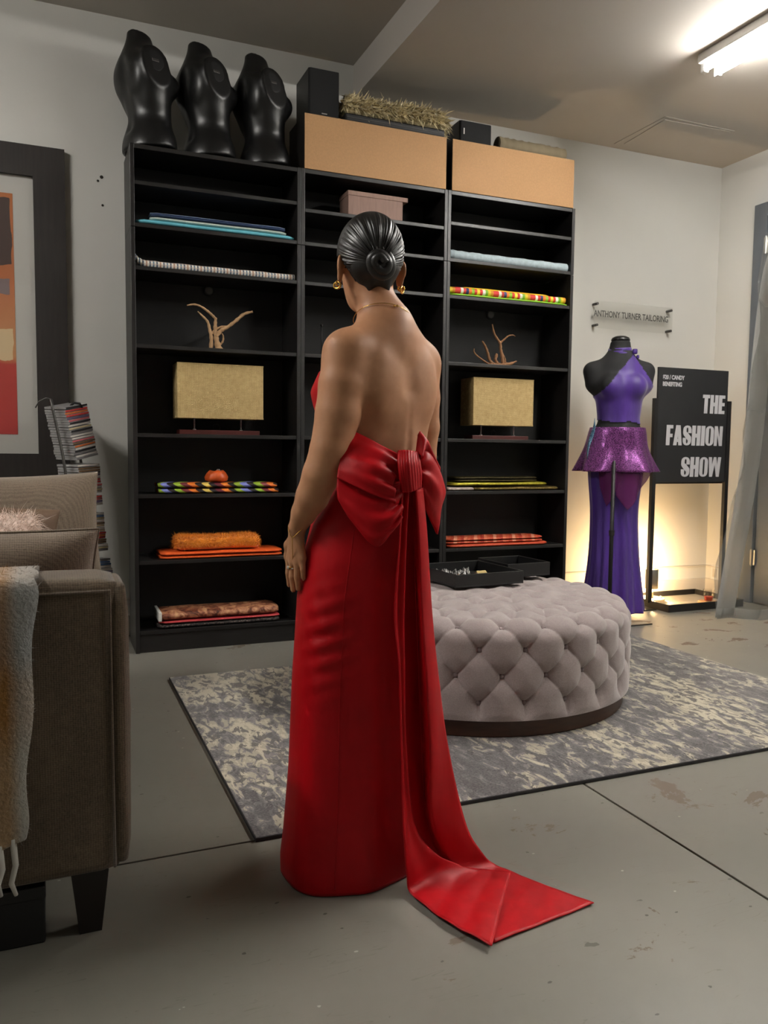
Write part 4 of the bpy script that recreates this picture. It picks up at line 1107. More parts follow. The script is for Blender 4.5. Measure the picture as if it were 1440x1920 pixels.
# jewellery in the trays
M['silver_fil'] = mat('crumpled_silver', (176, 174, 172), .3, .9); M['bronze'] = mat('bronze_beads', (120, 96, 76), .35, .7)
M['kraft_tag'] = mat('gold_card', (176, 150, 84), .6)
jb = thing('silver_necklace', 'chunky silver necklace lying at the left of the front tray', 'necklace', (1.20, -.87, TRZ + .0065))
mj = MB()
for i in range(60):
    a = i / 60 * 1.0; x = -.07 + .17 * a; y = .05 * math.sin(a * 7) + random.uniform(-.02, .02)
    mj.tube([(x, y, random.uniform(.004, .012)), (x + random.uniform(-.012, .012), y + .012, random.uniform(.018, .034)), (x + random.uniform(-.02, .02), y + .03, random.uniform(.006, .018))], .0034, 6)
mj.build('links', M['silver_fil'], jb, smooth=True)
jc = thing('bead_strand', 'tangled bronze bead strand in the middle of the front tray', 'necklace', (1.27, -.965, TRZ + .0065))
bead = MB().lathe([(.0004, .0), (.005, .0025), (.006, .006), (.005, .0095), (.0004, .012)], 8).mesh('bead', M['bronze'], smooth=True)
for i in range(70):
    a = i * .42; link('bead', bead, parent=jc, loc=((.02 + .0013 * i) * math.cos(a), .5 * (.02 + .0013 * i) * math.sin(a), .001 + .012 * (i % 3 == 0)))
jt = thing('price_tag', 'gold card tag leaning on the jewellery in the front tray', 'tag', (1.283, -1.02, TRZ + .022)); jt.rotation_euler = (-.9, 0, .15)
MB().bx(-.024, .024, -.0006, .0006, 0, .042).build('card', M['kraft_tag'], jt); MB().tube([(0, 0, .04), (-.004, .01, .052), (-.01, .02, .045)], .0008, 5).build('string', M['white_tag'], jt)
jp = thing('paper_slip', 'white paper slip lying in the rear tray', 'paper', (1.50, -.83, TRZ + .0065), .1); MB().bx(-.03, .03, -.02, .02, 0, .0008).build('sheet', M['white_tag'], jp); MB().bx(-.02, .02, -.0006, .0006, .0008, .001).build('fold_line', M['white_paint'], jp)

# ================================================================ wall sign
ws = thing('wall_sign', 'clear acrylic wall sign with grey lettering above the mannequin', 'sign', (3.147, .415, 1.752))
M['acrylic'] = glass('clear_acrylic', .05, (.985, .985, .975, 1), .1)
MB().bx(-.312, .312, -.036, -.031, 0, .168, .001).build('acrylic_panel', M['acrylic'], ws)
for x in (-.295, .295):
    for zz in (.018, .15):
        MB().tube([(x, .004, zz), (x, -.043, zz)], .0085, 14).build('standoff', M['dark_metal'], ws, smooth=False)
link('lettering', text_mesh('ANTHONY TURNER TAILORING', 0.0555, M['grey_print'], .0004, .0008, .735, 'CENTER'), parent=ws, loc=(-.022, -.0375, .072))

# ================================================================ poster stand
st = thing('poster_stand', 'black poster stand with a tray base in the corner', 'sign stand', (3.405, .13, 0))
for x in (-.297, .297):
    MB().bx(x - .014, x + .014, -.032, -.006, .03, 1.305, .002).build('upright', M['black_metal'], st)
MB().bx(-.282, .282, -.008, .008, .775, .80, .001).build('cross_bar', M['black_metal'], st)
MB().bx(-.298, .298, -.195, .205, .0, .012, .001).build('tray_floor', mat('grey_tray_sheet', (150, 142, 130), .45, var=.08), st)
for x0, x1, y0, y1 in ((-.302, .302, -.205, -.195), (-.302, .302, .205, .215), (-.302, -.292, -.195, .205), (.292, .302, -.195, .205)):
    MB().bx(x0, x1, y0, y1, 0, .046, .001).build('tray_rim', M['black_metal'], st)
bd = thing('poster_board', 'black THE FASHION SHOW poster board held in the stand', 'poster', (3.405, .112, .785), 0)
MB().bx(-.282, .282, -.006, .0085, 0, .712, .001).build('board', mat('black_poster', (34, 34, 35), .6, var=.05), bd)
# heavy condensed letters from polygons, unit height 1
def glyph(ch):
    s = .235
    box = lambda x0, x1, y0, y1: [(x0, y0), (x1, y0), (x1, y1), (x0, y1)]
    if ch == 'I': return .25, [box(0, .25, 0, 1)]
    if ch == 'T': return .50, [box(0, .50, .82, 1), box(.13, .37, 0, .82)]
    if ch == 'H': return .56, [box(0, s, 0, 1), box(.56 - s, .56, 0, 1), box(s, .56 - s, .40, .60)]
    if ch == 'E': return .44, [box(0, s, 0, 1), box(s, .44, .83, 1), box(s, .42, .42, .60), box(s, .44, 0, .17)]
    if ch == 'F': return .42, [box(0, s, 0, 1), box(s, .42, .83, 1), box(s, .40, .40, .57)]
    if ch == 'N': return .55, [box(0, .2, 0, 1), box(.35, .55, 0, 1), [(.17, 1), (.2, 1), (.385, .30), (.385, 0), (.35, 0), (.17, .68)]]
    if ch == 'A': return .56, [[(0, 0), (.22, 0), (.345, 1), (.14, 1)], [(.34, 0), (.56, 0), (.42, 1), (.215, 1)], box(.18, .38, .17, .32)]
    if ch == 'W': return .82, [[(.06, 0), (.27, 0), (.36, 1), (.20, 1)][:0] or [(0, 1), (.21, 1), (.28, 0), (.09, 0)], [(.09, 0), (.28, 0), (.49, 1), (.33, 1)], [(.33, 1), (.49, 1), (.73, 0), (.54, 0)], [(.54, 0), (.73, 0), (.82, 1), (.61, 1)]]
    if ch in 'OS':
        w = .54; r_ = .16; n = 6
        def arc(cx, cy, rx, ry, a0, a1): return [(cx + rx * math.cos(a0 + (a1 - a0) * i / n), cy + ry * math.sin(a0 + (a1 - a0) * i / n)) for i in range(n + 1)]
        def half(cy, r1, sg, y_end):   # closed bowl end, top (sg=1) or bottom
            out = arc(w / 2, cy, w / 2, r1, 0, PI * sg); inn = arc(w / 2, cy, .06, .10, PI * sg, 0)
            return [[out[i], out[i + 1], inn[n - i - 1], inn[n - i]] for i in range(n)]
        P = half(.80, .20, 1, 0) + half(.20, .20, -1, 0)
        if ch == 'O': return w, P + [box(0, w / 2 - .06, .2, .8), box(w / 2 + .06, w, .2, .8)]
        P += [box(0, w / 2 - .06, .64, .80), box(w / 2 + .06, w, .62, .80), box(0, w / 2 - .06, .2, .38), box(w / 2 + .06, w, .20, .36)]
        P += [[(0, .64), (.0, .60), (.05, .51), (.33, .25), (w / 2 + .06, .25), (w, .25), (w, .36), (w - .02, .44), (.27, .66), (w / 2 - .06, .68)]]
        return w, P
def word(txt, xr, z0, hgt, sx=1.0, slant=.03):
    mb = MB(); x = 0
    for ch in txt:
        w, polys = glyph(ch)
        for k, q in enumerate(polys):
            mb.prism([((x + a) * hgt * sx + b * slant * hgt, b * hgt) for a, b in q], -.0008 - .00006 * k, .0)
        x += w + .045
    W = (x - .045) * hgt * sx + slant * hgt
    mb.v = [(a + xr - W, b - .0061, c + z0) for a, b, c in mb.v]
    return mb.build('lettering', M['white_print'], bd)
word('THE', .262, .437, .118, .99); word('FASHION', .252, .232, .126, .985); word('SHOW', .248, .034, .126, 1.0)
link('lettering', text_mesh('$20 / CANDY', .036, M['white_print'], .0004, .0012, .80), parent=bd, loc=(-.250, -.0066, .640))
link('lettering', text_mesh('BENEFITING', .036, M['white_print'], .0004, .0012, .78), parent=bd, loc=(-.250, -.0066, .598))

# lamp and candle in the tray of the stand
fl_ = thing('uplight_lamp', 'small grey lamp on a round base lighting the wall behind the poster stand', 'lamp', (3.206, .205, .0125))
MB().lathe([(.085, 0), (.088, .003), (.088, .022), (.084, .026)], 40).build('base', mat('cream_metal', (196, 184, 156), .4, .3), fl_, angle=40)
MB().tube([(0, 0, .026), (0, 0, .085)], .017, 16).build('stem', mat('grey_stem', (96, 92, 84), .5), fl_, smooth=True)
MB().tube([(.05, -.04, .026), (.05, -.04, .040)], .006, 10).build('switch', mat('switch_cream', (206, 196, 170), .5), fl_)
a = np.linspace(math.radians(168), math.radians(384), 30); n = len(a); R_ = .042
Pl = np.zeros((n, 2, 3)); Pl[:, 0] = np.stack([R_ * np.cos(a), R_ * np.sin(a), np.full(n, .088)], 1); Pl[:, 1] = np.stack([R_ * np.cos(a), R_ * np.sin(a), np.full(n, .212)], 1)
Pl2 = catmull(Pl.transpose(1, 0, 2), 4).transpose(1, 0, 2)
MB().shell(Pl2, .003).build('shade', mat('grey_shade', (104, 100, 92), .6), fl_, smooth=True)
t = NT('warm_bulb'); t.set(Emission_Color=(1.0, .66, .32, 1), Emission_Strength=850.0); t.color((.9, .8, .6, 1))
MB().lathe([(.001, .095), (.012, .10), (.019, .125), (.019, .15), (.012, .175), (.001, .182)], 16).build('bulb', t.m, fl_, smooth=True)
cd = thing('candle_glass', 'clear glass with a low red candle standing on the coaster', 'candle', (3.525, .035, .0265))
MB().lathe([(.001, .0005), (.024, .001), (.030, .03), (.035, .075)], 32, cap=False).build('glass', glass('cup_glass', .05, (.84, .82, .80, 1), .16), cd, smooth=True)
MB().lathe([(.0215, .0045), (.0275, .030), (.001, .031)], 28).build('wax', mat('red_wax', (214, 74, 56), .5), cd, smooth=False)
MB().tube([(0, 0, .03), (.001, 0, .038)], .0012, 6).build('wick', M['black_satin'], cd)
co = thing('coaster', 'round pale wooden coaster in the poster stand tray', 'coaster', (3.525, .035, .0125))
MB().lathe([(.060, 0), (.064, .003), (.064, .009), (.060, .013)], 40).build('disc', mat('beech_coaster', (200, 150, 104), .6, var=.1, vscale=14), co, angle=40); MB().lathe([(.053, .0130), (.053, .0134), (.050, .0135)], 40, cap=True).build('inset', mat('beech_inset', (186, 134, 90), .6), co)

# ================================================================ dressed mannequin
MP = (2.70, -.05); MS = 1.13
ma = thing('dress_form', 'black dress form in a purple halter outfit between the bookcase and the poster', 'mannequin', (MP[0], MP[1], 0), math.radians(-24))
M['form'] = mat('black_jersey_form', (26, 26, 27), .8, bump=.1, bscale=300)
mf = torso_field(.0065, .040, .044)
mf.ell((0, .03, -.02), (.130, .09, .12), k=.05)
mf.cut((0, 0, .535), (0, 0, 1), .008)
FZ = 1.005   # height of the form's hip cut above the floor
form = link('form', mf.mesh('form', M['form'], relax=3), parent=ma, loc=(0, 0, FZ)); form.scale = (MS, MS, MS)
MB().lathe([(.052, .0), (.054, .006), (.048, .018), (.030, .027), (.001, .031)], 32).build('neck_cap', M['black_gloss'], ma, (0, 0, FZ + .534 * MS), smooth=True)
def purple():
    t = NT('purple_stretch_satin'); v = t.coord(); f = t.noise(t.coord(scale=(5, 5, .8)), 5, 4)
    t.color(t.ramp(f, [(.3, rgb(52, 19, 108)), (.7, rgb(68, 26, 132))])); t.set(Roughness=.52); t.b.inputs['Sheen Weight'].default_value = .3
    t.bump(f, .25, .01); return t.m
M['purple'] = purple()
def top_keep(v):
    x, z = v[:, 0], v[:, 2]
    lo = z > .118 - .06 * x + .004 * np.sin(x * 40)
    # halter: bare on the viewer's left shoulder, narrow on the right
    left = z < .275 + (x + .113) * 1.16
    right = z < .438 - (x - .075) * 1.39
    back = (v[:, 1] > .02) & (z > .33)
    return lo & left & right & ~back & (z < .466)
tp = link('halter_top', mf.mesh('halter_top', M['purple'], iso=.0042, keep=top_keep, relax=3), parent=ma, loc=(0, 0, FZ)); tp.scale = (MS,) * 3
nk = np.zeros((48, 7, 3))
for i, q in enumerate(np.linspace(0, 2 * PI, 48)):
    for j in range(7):
        zz = .448 + j * .0085 + .006 * math.sin(q + .6); r_ = .063 - j * .0012 + .002 * math.sin(j * 2.1 + q * 3)
        nk[i, j] = (r_ * math.cos(q) * MS, (.006 + r_ * math.sin(q) * 1.0) * MS, zz * MS)
chk = MB().shell(nk, .003).build('choker', M['purple'], ma, (0, 0, FZ), smooth=True)
MB().box((.065 * MS, -.035 * MS, .478 * MS), (.028, .02, .03), .006).box((.082 * MS, -.028 * MS, .452 * MS), (.016, .016, .022), .005).build('bow_tab', M['purple'], chk, (0, 0, 0), smooth=True)
M['sequin_purple'] = sequin('purple_sequins', (22, 6, 28), (76, 22, 84), (206, 120, 210), 620, .55)
def ring_loft(rows, n=96, fold=None, a0=0, a1=2 * PI, closed=True):
    ang = np.linspace(a0, a1, n, endpoint=not closed); P = np.zeros((len(rows), n, 3))
    for i, (zz, a, b, cx, cy, fa) in enumerate(rows):
        f = 1 + (fold(ang, i / (len(rows) - 1)) * fa if fold is not None else 0)
        P[i] = np.stack([cx + a * np.cos(ang) * f, cy + b * np.sin(ang) * f, np.full(n, zz)], 1)
    return P
# long wide trousers / skirt
def rowsz(ctrl, n): return [tuple(q) for q in catmull(np.array(ctrl), n)]
fl1 = lambda a, t: .05 * np.sin(a * 9 + 1) + .035 * np.sin(a * 17)
sk = rowsz([(1.09, .149, .118, 0, .015, 0), (1.0, .150, .118, 0, .02, .1), (.86, .158, .118, .0, .02, .3), (.62, .138, .105, .0, .02, .5), (.35, .145, .115, .005, .02, .8), (.10, .172, .135, .005, .02, 1.2), (.035, .178, .14, .005, .02, 1.4)], 44)
Psk = ring_loft(sk, 120, fl1); Psk[:, :, 2] -= 0
ls = MB().grid(Psk, cv=True).build('long_skirt', M['purple'], ma, smooth=True)
sol = ls.modifiers.new('thickness', 'SOLIDIFY'); sol.thickness = .003; sol.offset = -1
# flared sequin mini skirt with a peplum
fl2 = lambda a, t: t * (.07 * np.sin(a * 5 + .6) + .03 * np.sin(a * 11))
mi = rowsz([(1.112, .158, .128, 0, .006, .0), (1.08, .166, .136, 0, .008, .3), (1.0, .182, .150, 0, .017, .8), (.92, .212, .172, 0, .016, 1.2), (.858, .236, .188, 0, .015, 1.5)], 22)
Pm = ring_loft(mi, 120, fl2)
mk = MB().grid(Pm, cv=True).build('sequin_miniskirt', M['sequin_purple'], ma, smooth=True)
sol = mk.modifiers.new('thickness', 'SOLIDIFY'); sol.thickness = .002; sol.offset = -1
t = NT('sheer_purple'); tr = t.n('ShaderNodeBsdfTransparent'); mx = t.n('ShaderNodeMixShader', i_0=.62)
t.color(rgb(112, 40, 104)); t.set(Roughness=.35); t.l(tr.outputs[0], mx.inputs[1]); t.l(t.b.outputs[0], mx.inputs[2]); t.l(mx.outputs[0], t.out.inputs[0]); M['sheer'] = t.m
def point_panel(a0, a1, zt, tip_a, tip_z):
    n, m = 14, 18; P = np.zeros((n, m, 3))
    for i in range(n):
        u = i / (n - 1); an = a0 + (a1 - a0) * u
        low = tip_z + (zt - .05 - tip_z) * abs(an - tip_a) / max(abs(a0 - tip_a), abs(a1 - tip_a))
        for j in range(m):
            q = j / (m - 1); zz = zt + (low - zt) * q; r_ = .205 + .012 * math.sin(an * 9)
            r_ -= .02 * q
            P[i, j] = (r_ * math.cos(an), .015 + r_ * .80 * math.sin(an), zz)
    return P
for a0, a1, ta, tz_ in ((-2.3, -1.55, -2.0, .655), (-1.75, -.55, -1.38, .64)):
    MB().shell(point_panel(a0, a1, .875, ta, tz_), .0015).build('sheer_point', M['sheer'], ma, smooth=True)
cn = MB(); P = np.zeros((5, 8, 3))
for i in range(5):
    for j in range(8): P[i, j] = (-.150 - .045 * j / 7 + .004 * math.sin(j), -.085 + .02 * i / 4 - .012 * j / 7, 1.115 - .19 * j / 7 + .012 * i)
cn.shell(P, .003).build('blue_sash', sequin('blue_sequins', (14, 24, 46), (52, 92, 130), (150, 200, 224), 600, .5), ma, smooth=True)
MB().tube([(-.062, -.178, .012), (-.062, -.178, .90)], .0115, 12).build('pole', M['black_metal'], ma, smooth=True)
MB().lathe([(.016, .50), (.016, .53)], 14, (-.062, -.178, 0)).build('pole_collar', M['black_metal'], ma)
MB().tube([(-.062, -.178, .88), (-.04, -.1, .94), (0, 0, 1.0)], .010, 10).build('pole_bend', M['black_metal'], ma, smooth=True)
c24, s24 = math.cos(math.radians(24)), math.sin(math.radians(24))
def unrot(q): return [((x - MP[0]) * c24 - (y - MP[1]) * s24, (x - MP[0]) * s24 + (y - MP[1]) * c24) for x, y in q]
for q in ([(2.50, .015), (3.09, .015), (3.05, .26), (2.62, .24)], [(2.42, -.312), (2.775, -.312), (2.775, -.298), (2.42, -.298)], [(2.54, -.31), (2.62, -.31), (2.72, .02), (2.64, .02)]):
    pb = MB().prism(unrot(q), 0, .006); pb.v = [(x, zz, y) for x, y, zz in pb.v]; pb.build('base_plate', M['black_gloss'], ma)

# ================================================================ clear garment bag hanging at the right edge
t = NT('clear_vinyl'); tr = t.n('ShaderNodeBsdfTransparent'); tr.inputs[0].default_value = (.93, .93, .92, 1)
t.color(rgb(206, 206, 202)); t.set(Roughness=.16); mx = t.n('ShaderNodeMixShader')
lw = t.n('ShaderNodeLayerWeight', i_Blend=.35); t.l(t.math('ADD', t.math('MULTIPLY', lw.outputs[1], .30), .13), mx.inputs[0])
t.l(tr.outputs[0], mx.inputs[1]); t.l(t.b.outputs[0], mx.inputs[2]); t.l(mx.outputs[0], t.out.inputs[0]); M['vinyl'] = t.m
t = NT('grey_vinyl_binding'); t.color(rgb(222, 222, 218)); t.set(Roughness=.35); tr = t.n('ShaderNodeBsdfTransparent'); tl = t.n('ShaderNodeBsdfTranslucent'); tl.inputs[0].default_value = rgb(230, 230, 226)
m1 = t.n('ShaderNodeMixShader', i_0=.5); m2 = t.n('ShaderNodeMixShader', i_0=.62); t.l(t.b.outputs[0], m1.inputs[1]); t.l(tl.outputs[0], m1.inputs[2]); t.l(tr.outputs[0], m2.inputs[1]); t.l(m1.outputs[0], m2.inputs[2]); t.l(m2.outputs[0], t.out.inputs[0]); M['vinyl_hem'] = t.m
ux, uy = .9232, -.3843      # bag runs along the rail, which is parallel to this direction
BG = (.664, -2.943)
gb = thing('garment_bag', 'clear vinyl garment bag hanging at the right edge, close to the viewer', 'garment bag', (BG[0], BG[1], 0))
edge = np.array([(.10, 1.50), (.03, 1.38), (.0, 1.278), (-.011, 1.225), (-.019, 1.12), (-.023, 1.04), (-.028, .966), (-.037, .884), (-.049, .793), (-.060, .705)])
E_ = catmull(edge, 40); n = 34; P = np.zeros((40, n, 3))
for i in range(40):
    for j in range(n):
        s = E_[i, 0] + (.60 - E_[i, 0]) * j / (n - 1)
        dpt = .012 * math.sin(j * .9 + i * .23) + .010 * math.sin(j * 1.9 - i * .5) + .006 * math.sin(i * 1.1 + j * .4)
        P[i, j] = (s * ux + dpt * -uy * -1 * 0 + dpt * .384, s * uy + dpt * .923, E_[i, 1])
MB().shell(P, .0012).build('bag_front', M['vinyl'], gb, smooth=True)
P2 = P.copy(); P2[..., 0] += .384 * .07 * np.minimum(1, np.arange(n) / 4)[None, :]; P2[..., 1] += .923 * .07 * np.minimum(1, np.arange(n) / 4)[None, :]
hem = np.zeros((40, 4, 3))
for i in range(40):
    for j in range(4):
        s = E_[i, 0] + .009 * j; hem[i, j] = (s * ux - .004 * .384, s * uy - .004 * .923 - .002 * (j % 2), E_[i, 1] + .001 * math.sin(i * 2.3) * j)
MB().shell(hem, .003).build('side_binding', M['vinyl_hem'], gb, smooth=True)
hb = np.zeros((30, 3, 3))
for i in range(30):
    for j in range(3):
        s = E_[-1, 0] + (.60 - E_[-1, 0]) * i / 29; hb[i, j] = (s * ux, s * uy - .006, .703 + .008 * j + .002 * math.sin(i * 1.7))
MB().shell(hb, .003).build('bottom_binding', M['vinyl_hem'], gb, smooth=True)
MB().tube([(.33 * ux, .33 * uy + .03, 1.50), (.33 * ux, .33 * uy + .03, 1.60), (.35 * ux, .35 * uy + .03, 1.638), (.33 * ux, .33 * uy + .03, 1.655), (.315 * ux, .315 * uy + .03, 1.64)], .002, 8).build('hanger_hook', M['silver'], gb, smooth=True)
MB().tube([(.12 * ux, .12 * uy + .03, 1.46), (.33 * ux, .33 * uy + .03, 1.51), (.54 * ux, .54 * uy + .03, 1.46)], .007, 8).build('hanger', M['black_satin'], gb, smooth=True)
rk = thing('garment_rack', 'chrome garment rack carrying the clear vinyl bag, out of frame at right', 'clothes rack', (1.02, -3.05, 0))
ra, rb_ = (-.08, .0), (.75, -.33)
for q in (ra, rb_):
    MB().tube([(q[0], q[1], .02), (q[0], q[1], 1.635)], .0125, 12).build('post', M['silver'], rk, smooth=True)
    MB().tube([(q[0] - .08, q[1] - .2, .02), (q[0] + .08, q[1] + .2, .02)], .0125, 12).build('foot', M['silver'], rk, smooth=True)
MB().tube([(ra[0] - .06, ra[1] + .02, 1.645), (rb_[0] + .06, rb_[1] - .02, 1.645)], .0125, 12).build('rail', M['silver'], rk, smooth=True)

# ================================================================ the woman in the red gown
pe = thing('person', 'woman in a strapless red gown with a big back bow, seen from behind', 'person', (.283, -2.177, 0), -.375)
# local frame: x to the viewer's right, y away from the viewer, z up
TH_ = math.radians(46)
Fw = np.array([-math.sin(TH_), math.cos(TH_), 0]); Rt = np.array([math.cos(TH_), math.sin(TH_), 0]); Up = np.array([0, 0, 1.0])
ROT = np.stack([Rt, Fw, Up], 1)
HT = math.radians(17); hF = np.array([-math.sin(HT), math.cos(HT), 0]); hR = np.array([math.cos(HT), math.sin(HT), 0]); HROT = np.stack([hR, hF, Up], 1)
def skin_mat():
    t = NT('warm_brown_skin'); v = t.coord(); n = t.noise(v, 5, 4); f = t.noise(v, 60, 3)
    c = t.ramp(n, [(.3, rgb(182, 130, 95)), (.7, rgb(198, 146, 109))]); t.color(t.mix(.12, c, t.ramp(f, [(.35, rgb(140, 88, 62)), (.65, rgb(190, 142, 108))])))
    t.set(Roughness=.5); t.b.inputs['Specular IOR Level'].default_value = .32
    t.b.inputs['Subsurface Weight'].default_value = .08; t.b.inputs['Subsurface Radius'].default_value = (.02, .008, .004); t.b.inputs['Subsurface Scale'].default_value = .5
    t.bump(t.noise(v, 240, 2), .05, .001); return t.m
M['skin'] = skin_mat()
def bp(c, r_, f, z): return np.array([c[0], c[1], 0]) + Rt * r_ + Fw * f + Up * z
F = Field((-.20, -.20, -.005), (.26, .26, 1.50), .0031)
CH = (.052, .004)
# trunk
F.ell(bp(CH, 0, 0, 1.095), (.112, .084, .155), ROT, k=.02)
F.ell(bp(CH, 0, .01, 1.02), (.108, .082, .13), ROT, k=.03)
F.ell(bp((.048, .002), 0, 0, .93), (.098, .078, .12), ROT, k=.04)
F.ell(bp((.02, 0), 0, -.0, .79), (.104, .082, .11), ROT, k=.04)
for s in (-1, 1):
    F.cap(bp(CH, s * .02, -.015, 1.195), bp(CH, s * .118, -.008, 1.168), .046, .044, k=.045)       # shoulder yoke
    F.cap(bp(CH, s * .012, -.02, 1.245), bp(CH, s * .09, -.012, 1.190), .036, .030, k=.04)          # trapezius
    F.ell(bp(CH, s * .066, -.060, 1.105), (.040, .022, .070), ROT, k=.03)                            # shoulder blade
    F.ell(bp(CH, s * .055, .085, 1.075), (.052, .050, .050), ROT, k=.03)                             # bust
    F.cap(bp(CH, s * .085, -.02, 1.10), bp(CH, s * .075, -.02, .98), .034, .028, k=.04)             # lat
    # legs and feet under the gown
    F.chain([bp((.01, 0), s * .062, 0, .76), bp((0, 0), s * .055, .005, .42), bp((-.01, 0), s * .05, -.01, .07)], [.066, .046, .030], k=.03)
    F.chain([bp((-.01, 0), s * .05, -.02, .035), bp((-.01, 0), s * .055, .10, .022)], [.027, .018], k=.02)
F.chain([bp(CH, 0, -.104, 1.20), bp(CH, 0, -.099, 1.10), bp(CH, 0, -.092, 1.0), bp((.048, .002), 0, -.088, .93)], [.009, .010, .010, .010], k=.030, op='s')
# neck and head
NK = (.046, -.004)
F.cap((NK[0] + .014, NK[1] - .012, 1.205), (.030, .0, 1.315), .052, .043, k=.035)
HC = np.array([.0215, .004, 1.402])
def hp(r_, f, z): return HC + hR * r_ + hF * f + Up * z
F.ell(hp(0, 0, .0), (.066, .082, .082), HROT, k=.02)
F.ell(hp(0, .032, -.062), (.050, .052, .060), HROT, k=.03)
F.ell(hp(0, .056, -.098), (.026, .022, .020), HROT, k=.03)                      # chin
F.cap(hp(0, .084, .0), hp(0, .098, -.040), .006, .012, k=.012)                   # nose
F.ell(hp(0, .082, -.072), (.022, .010, .010), HROT, k=.006)                      # lips
F.ell(hp(0, .080, .020), (.050, .012, .012), HROT, k=.016)                       # brow
for s in (-1, 1):
    F.ell(hp(s * .028, .088, .0), (.014, .010, .009), HROT, k=.010, op='s')      # eye sockets
    F.ell(hp(s * .028, .077, .0), (.012, .010, .009), HROT, k=.002)              # eyeballs
    er = hp(s * .070, -.004, -.040)
    c_, s_ = math.cos(s * .45), math.sin(s * .45)
    ER = HROT @ np.array([[c_, -s_, 0], [s_, c_, 0], [0, 0, 1]])
    F.ell(er + Up * .006, (.0065, .018, .025), ER, k=.006)                       # ear
    F.ell(er - Up * .019 + hF * .004, (.005, .010, .012), ER, k=.006)            # lobe
# arms: shoulder, elbow, wrist
LA = [(-.030, -.092, 1.170), (-.036, -.104, 1.10), (-.044, -.112, 1.04), (-.060, -.122, .965), (-.078, -.124, .912), (-.098, -.110, .864), (-.117, -.094, .828), (-.131, -.082, .798)]
F.chain(LA[:2], [.046, .050], k=.030); F.chain(LA[1:], [.050, .048, .042, .0395, .035, .027, .0195], k=.006)
RA = [(.136, .090, 1.165), (.147, .098, 1.09), (.150, .108, 1.02), (.147, .118, .95), (.142, .124, .925), (.105, .165, .87), (.06, .19, .825)]
F.chain(RA, [.045, .042, .040, .037, .036, .030, .019], k=.035)
# left hand, resting along the outside of the hip
W0 = np.array((-.1335, -.079, .792))
kn = {'pinky': (-.1195, -.092, .728), 'ring': (-.1325, -.083, .720), 'middle': (-.1440, -.069, .718), 'index': (-.1520, -.053, .722)}
md = {'pinky': (-.1190, -.093, .705), 'ring': (-.1325, -.084, .689), 'middle': (-.1450, -.070, .685), 'index': (-.1540, -.053, .692)}
tp_ = {'pinky': (-.1175, -.088, .684), 'ring': (-.1295, -.079, .660), 'middle': (-.1420, -.066, .655), 'index': (-.1525, -.049, .664)}
for k_ in kn:
    rr_ = .0070 if k_ != 'pinky' else .0062
    F.chain([W0, kn[k_]], [.0130, .0090], k=.010)
    F.chain([kn[k_], md[k_], tp_[k_]], [rr_ + .0004, rr_, rr_ - .0012], k=.002)
F.chain([W0 + (-.004, .014, -.012), (-.154, -.040, .752), (-.157, -.030, .726), (-.157, -.024, .706)], [.012, .0105, .0085, .0065], k=.008)
# right hand, laid on the front of the skirt
W1 = np.array((.055, .192, .820))
for k_, (dx, dz) in enumerate(((-.030, -.085), (-.016, -.094), (-.002, -.096), (.010, -.086))):
    F.chain([W1, W1 + (dx * .55, .004, -.052)], [.0135, .0105], k=.012)
    F.chain([W1 + (dx * .55, .004, -.052), W1 + (dx * .8, .004, dz * .86), W1 + (dx, -.002, dz * 1.18)], [.0085, .0076, .006], k=.0035)
F.chain([W1 + (-.008, .0, -.01), W1 + (-.034, .004, -.035), W1 + (-.044, .002, -.06)], [.012, .009, .0065], k=.008)
body = link('body', F.mesh('body', M['skin'], relax=1), parent=pe)

# hair: slick shell combed towards a low bun
def hair_mat():
    t = NT('black_hair'); v = t.coord('UV', scale=(90, 2, 1)); f = t.noise(v, 3, 3)
    t.color(t.ramp(f, [(.3, rgb(12, 11, 11)), (.7, rgb(30, 27, 26))])); t.set(Roughness=.42); t.b.inputs['Specular IOR Level'].default_value = .55
    t.b.inputs['Anisotropic'].default_value = .5
    return t.m
M['hair'] = hair_mat()
BU = np.array([.0425, -.097, 1.357])                 # bun centre
def hair_shell():
    n, m = 120, 360
    ax = (BU - HC); ax /= np.linalg.norm(ax)
    e1 = np.cross(ax, Up); e1 /= np.linalg.norm(e1); e2 = np.cross(e1, ax)
    th = np.linspace(.10, 2.35, n)[:, None]; ph = np.linspace(0, 2 * PI, m, endpoint=False)[None, :]
    D = (np.cos(th) * np.ones_like(ph))[..., None] * ax + (np.sin(th) * np.cos(ph))[..., None] * e1 + (np.sin(th) * np.sin(ph))[..., None] * e2
    r_ = np.array([.0735, .089, .0875])
    q = np.stack([D @ hR, D @ hF, D @ Up], 2)
    k = 1 / np.sqrt(((q / r_) ** 2).sum(2))
    g = np.zeros(m)
    for f_, a_ in ((37, .5), (59, .45), (83, .4), (23, .5), (121, .3), (14, .4)): g += a_ * np.sin(ph[0] * f_ + rng.uniform(0, 6))
    groove = .0013 * g[None, :] * np.sin(np.clip(th - .1, 0, 1.4) / 1.4 * PI) ** .7
    groove = groove * (1 + .5 * np.sin(th * 9 + ph * 5))
    P = HC + Up * .0005 + D * (k + groove)[..., None]
    P = P.copy()
    # tuck the lower edge towards the nape
    rel = np.stack([(P - HC) @ hR, (P - HC) @ hF, (P - HC) @ Up], 2)
    keep = np.ones((n, m), bool)
    nape = rel[..., 2] < -.088 + .10 * (np.abs(rel[..., 0]) / .07) ** 2.2 * .62
    face = (rel[..., 1] > .030) & (rel[..., 2] < .058 - .5 * np.maximum(0, np.abs(rel[..., 0]) - .045) * 0)
    side = (rel[..., 1] > .006) & (rel[..., 2] < -.010)
    keep &= ~(nape | face | side)
    return P, keep
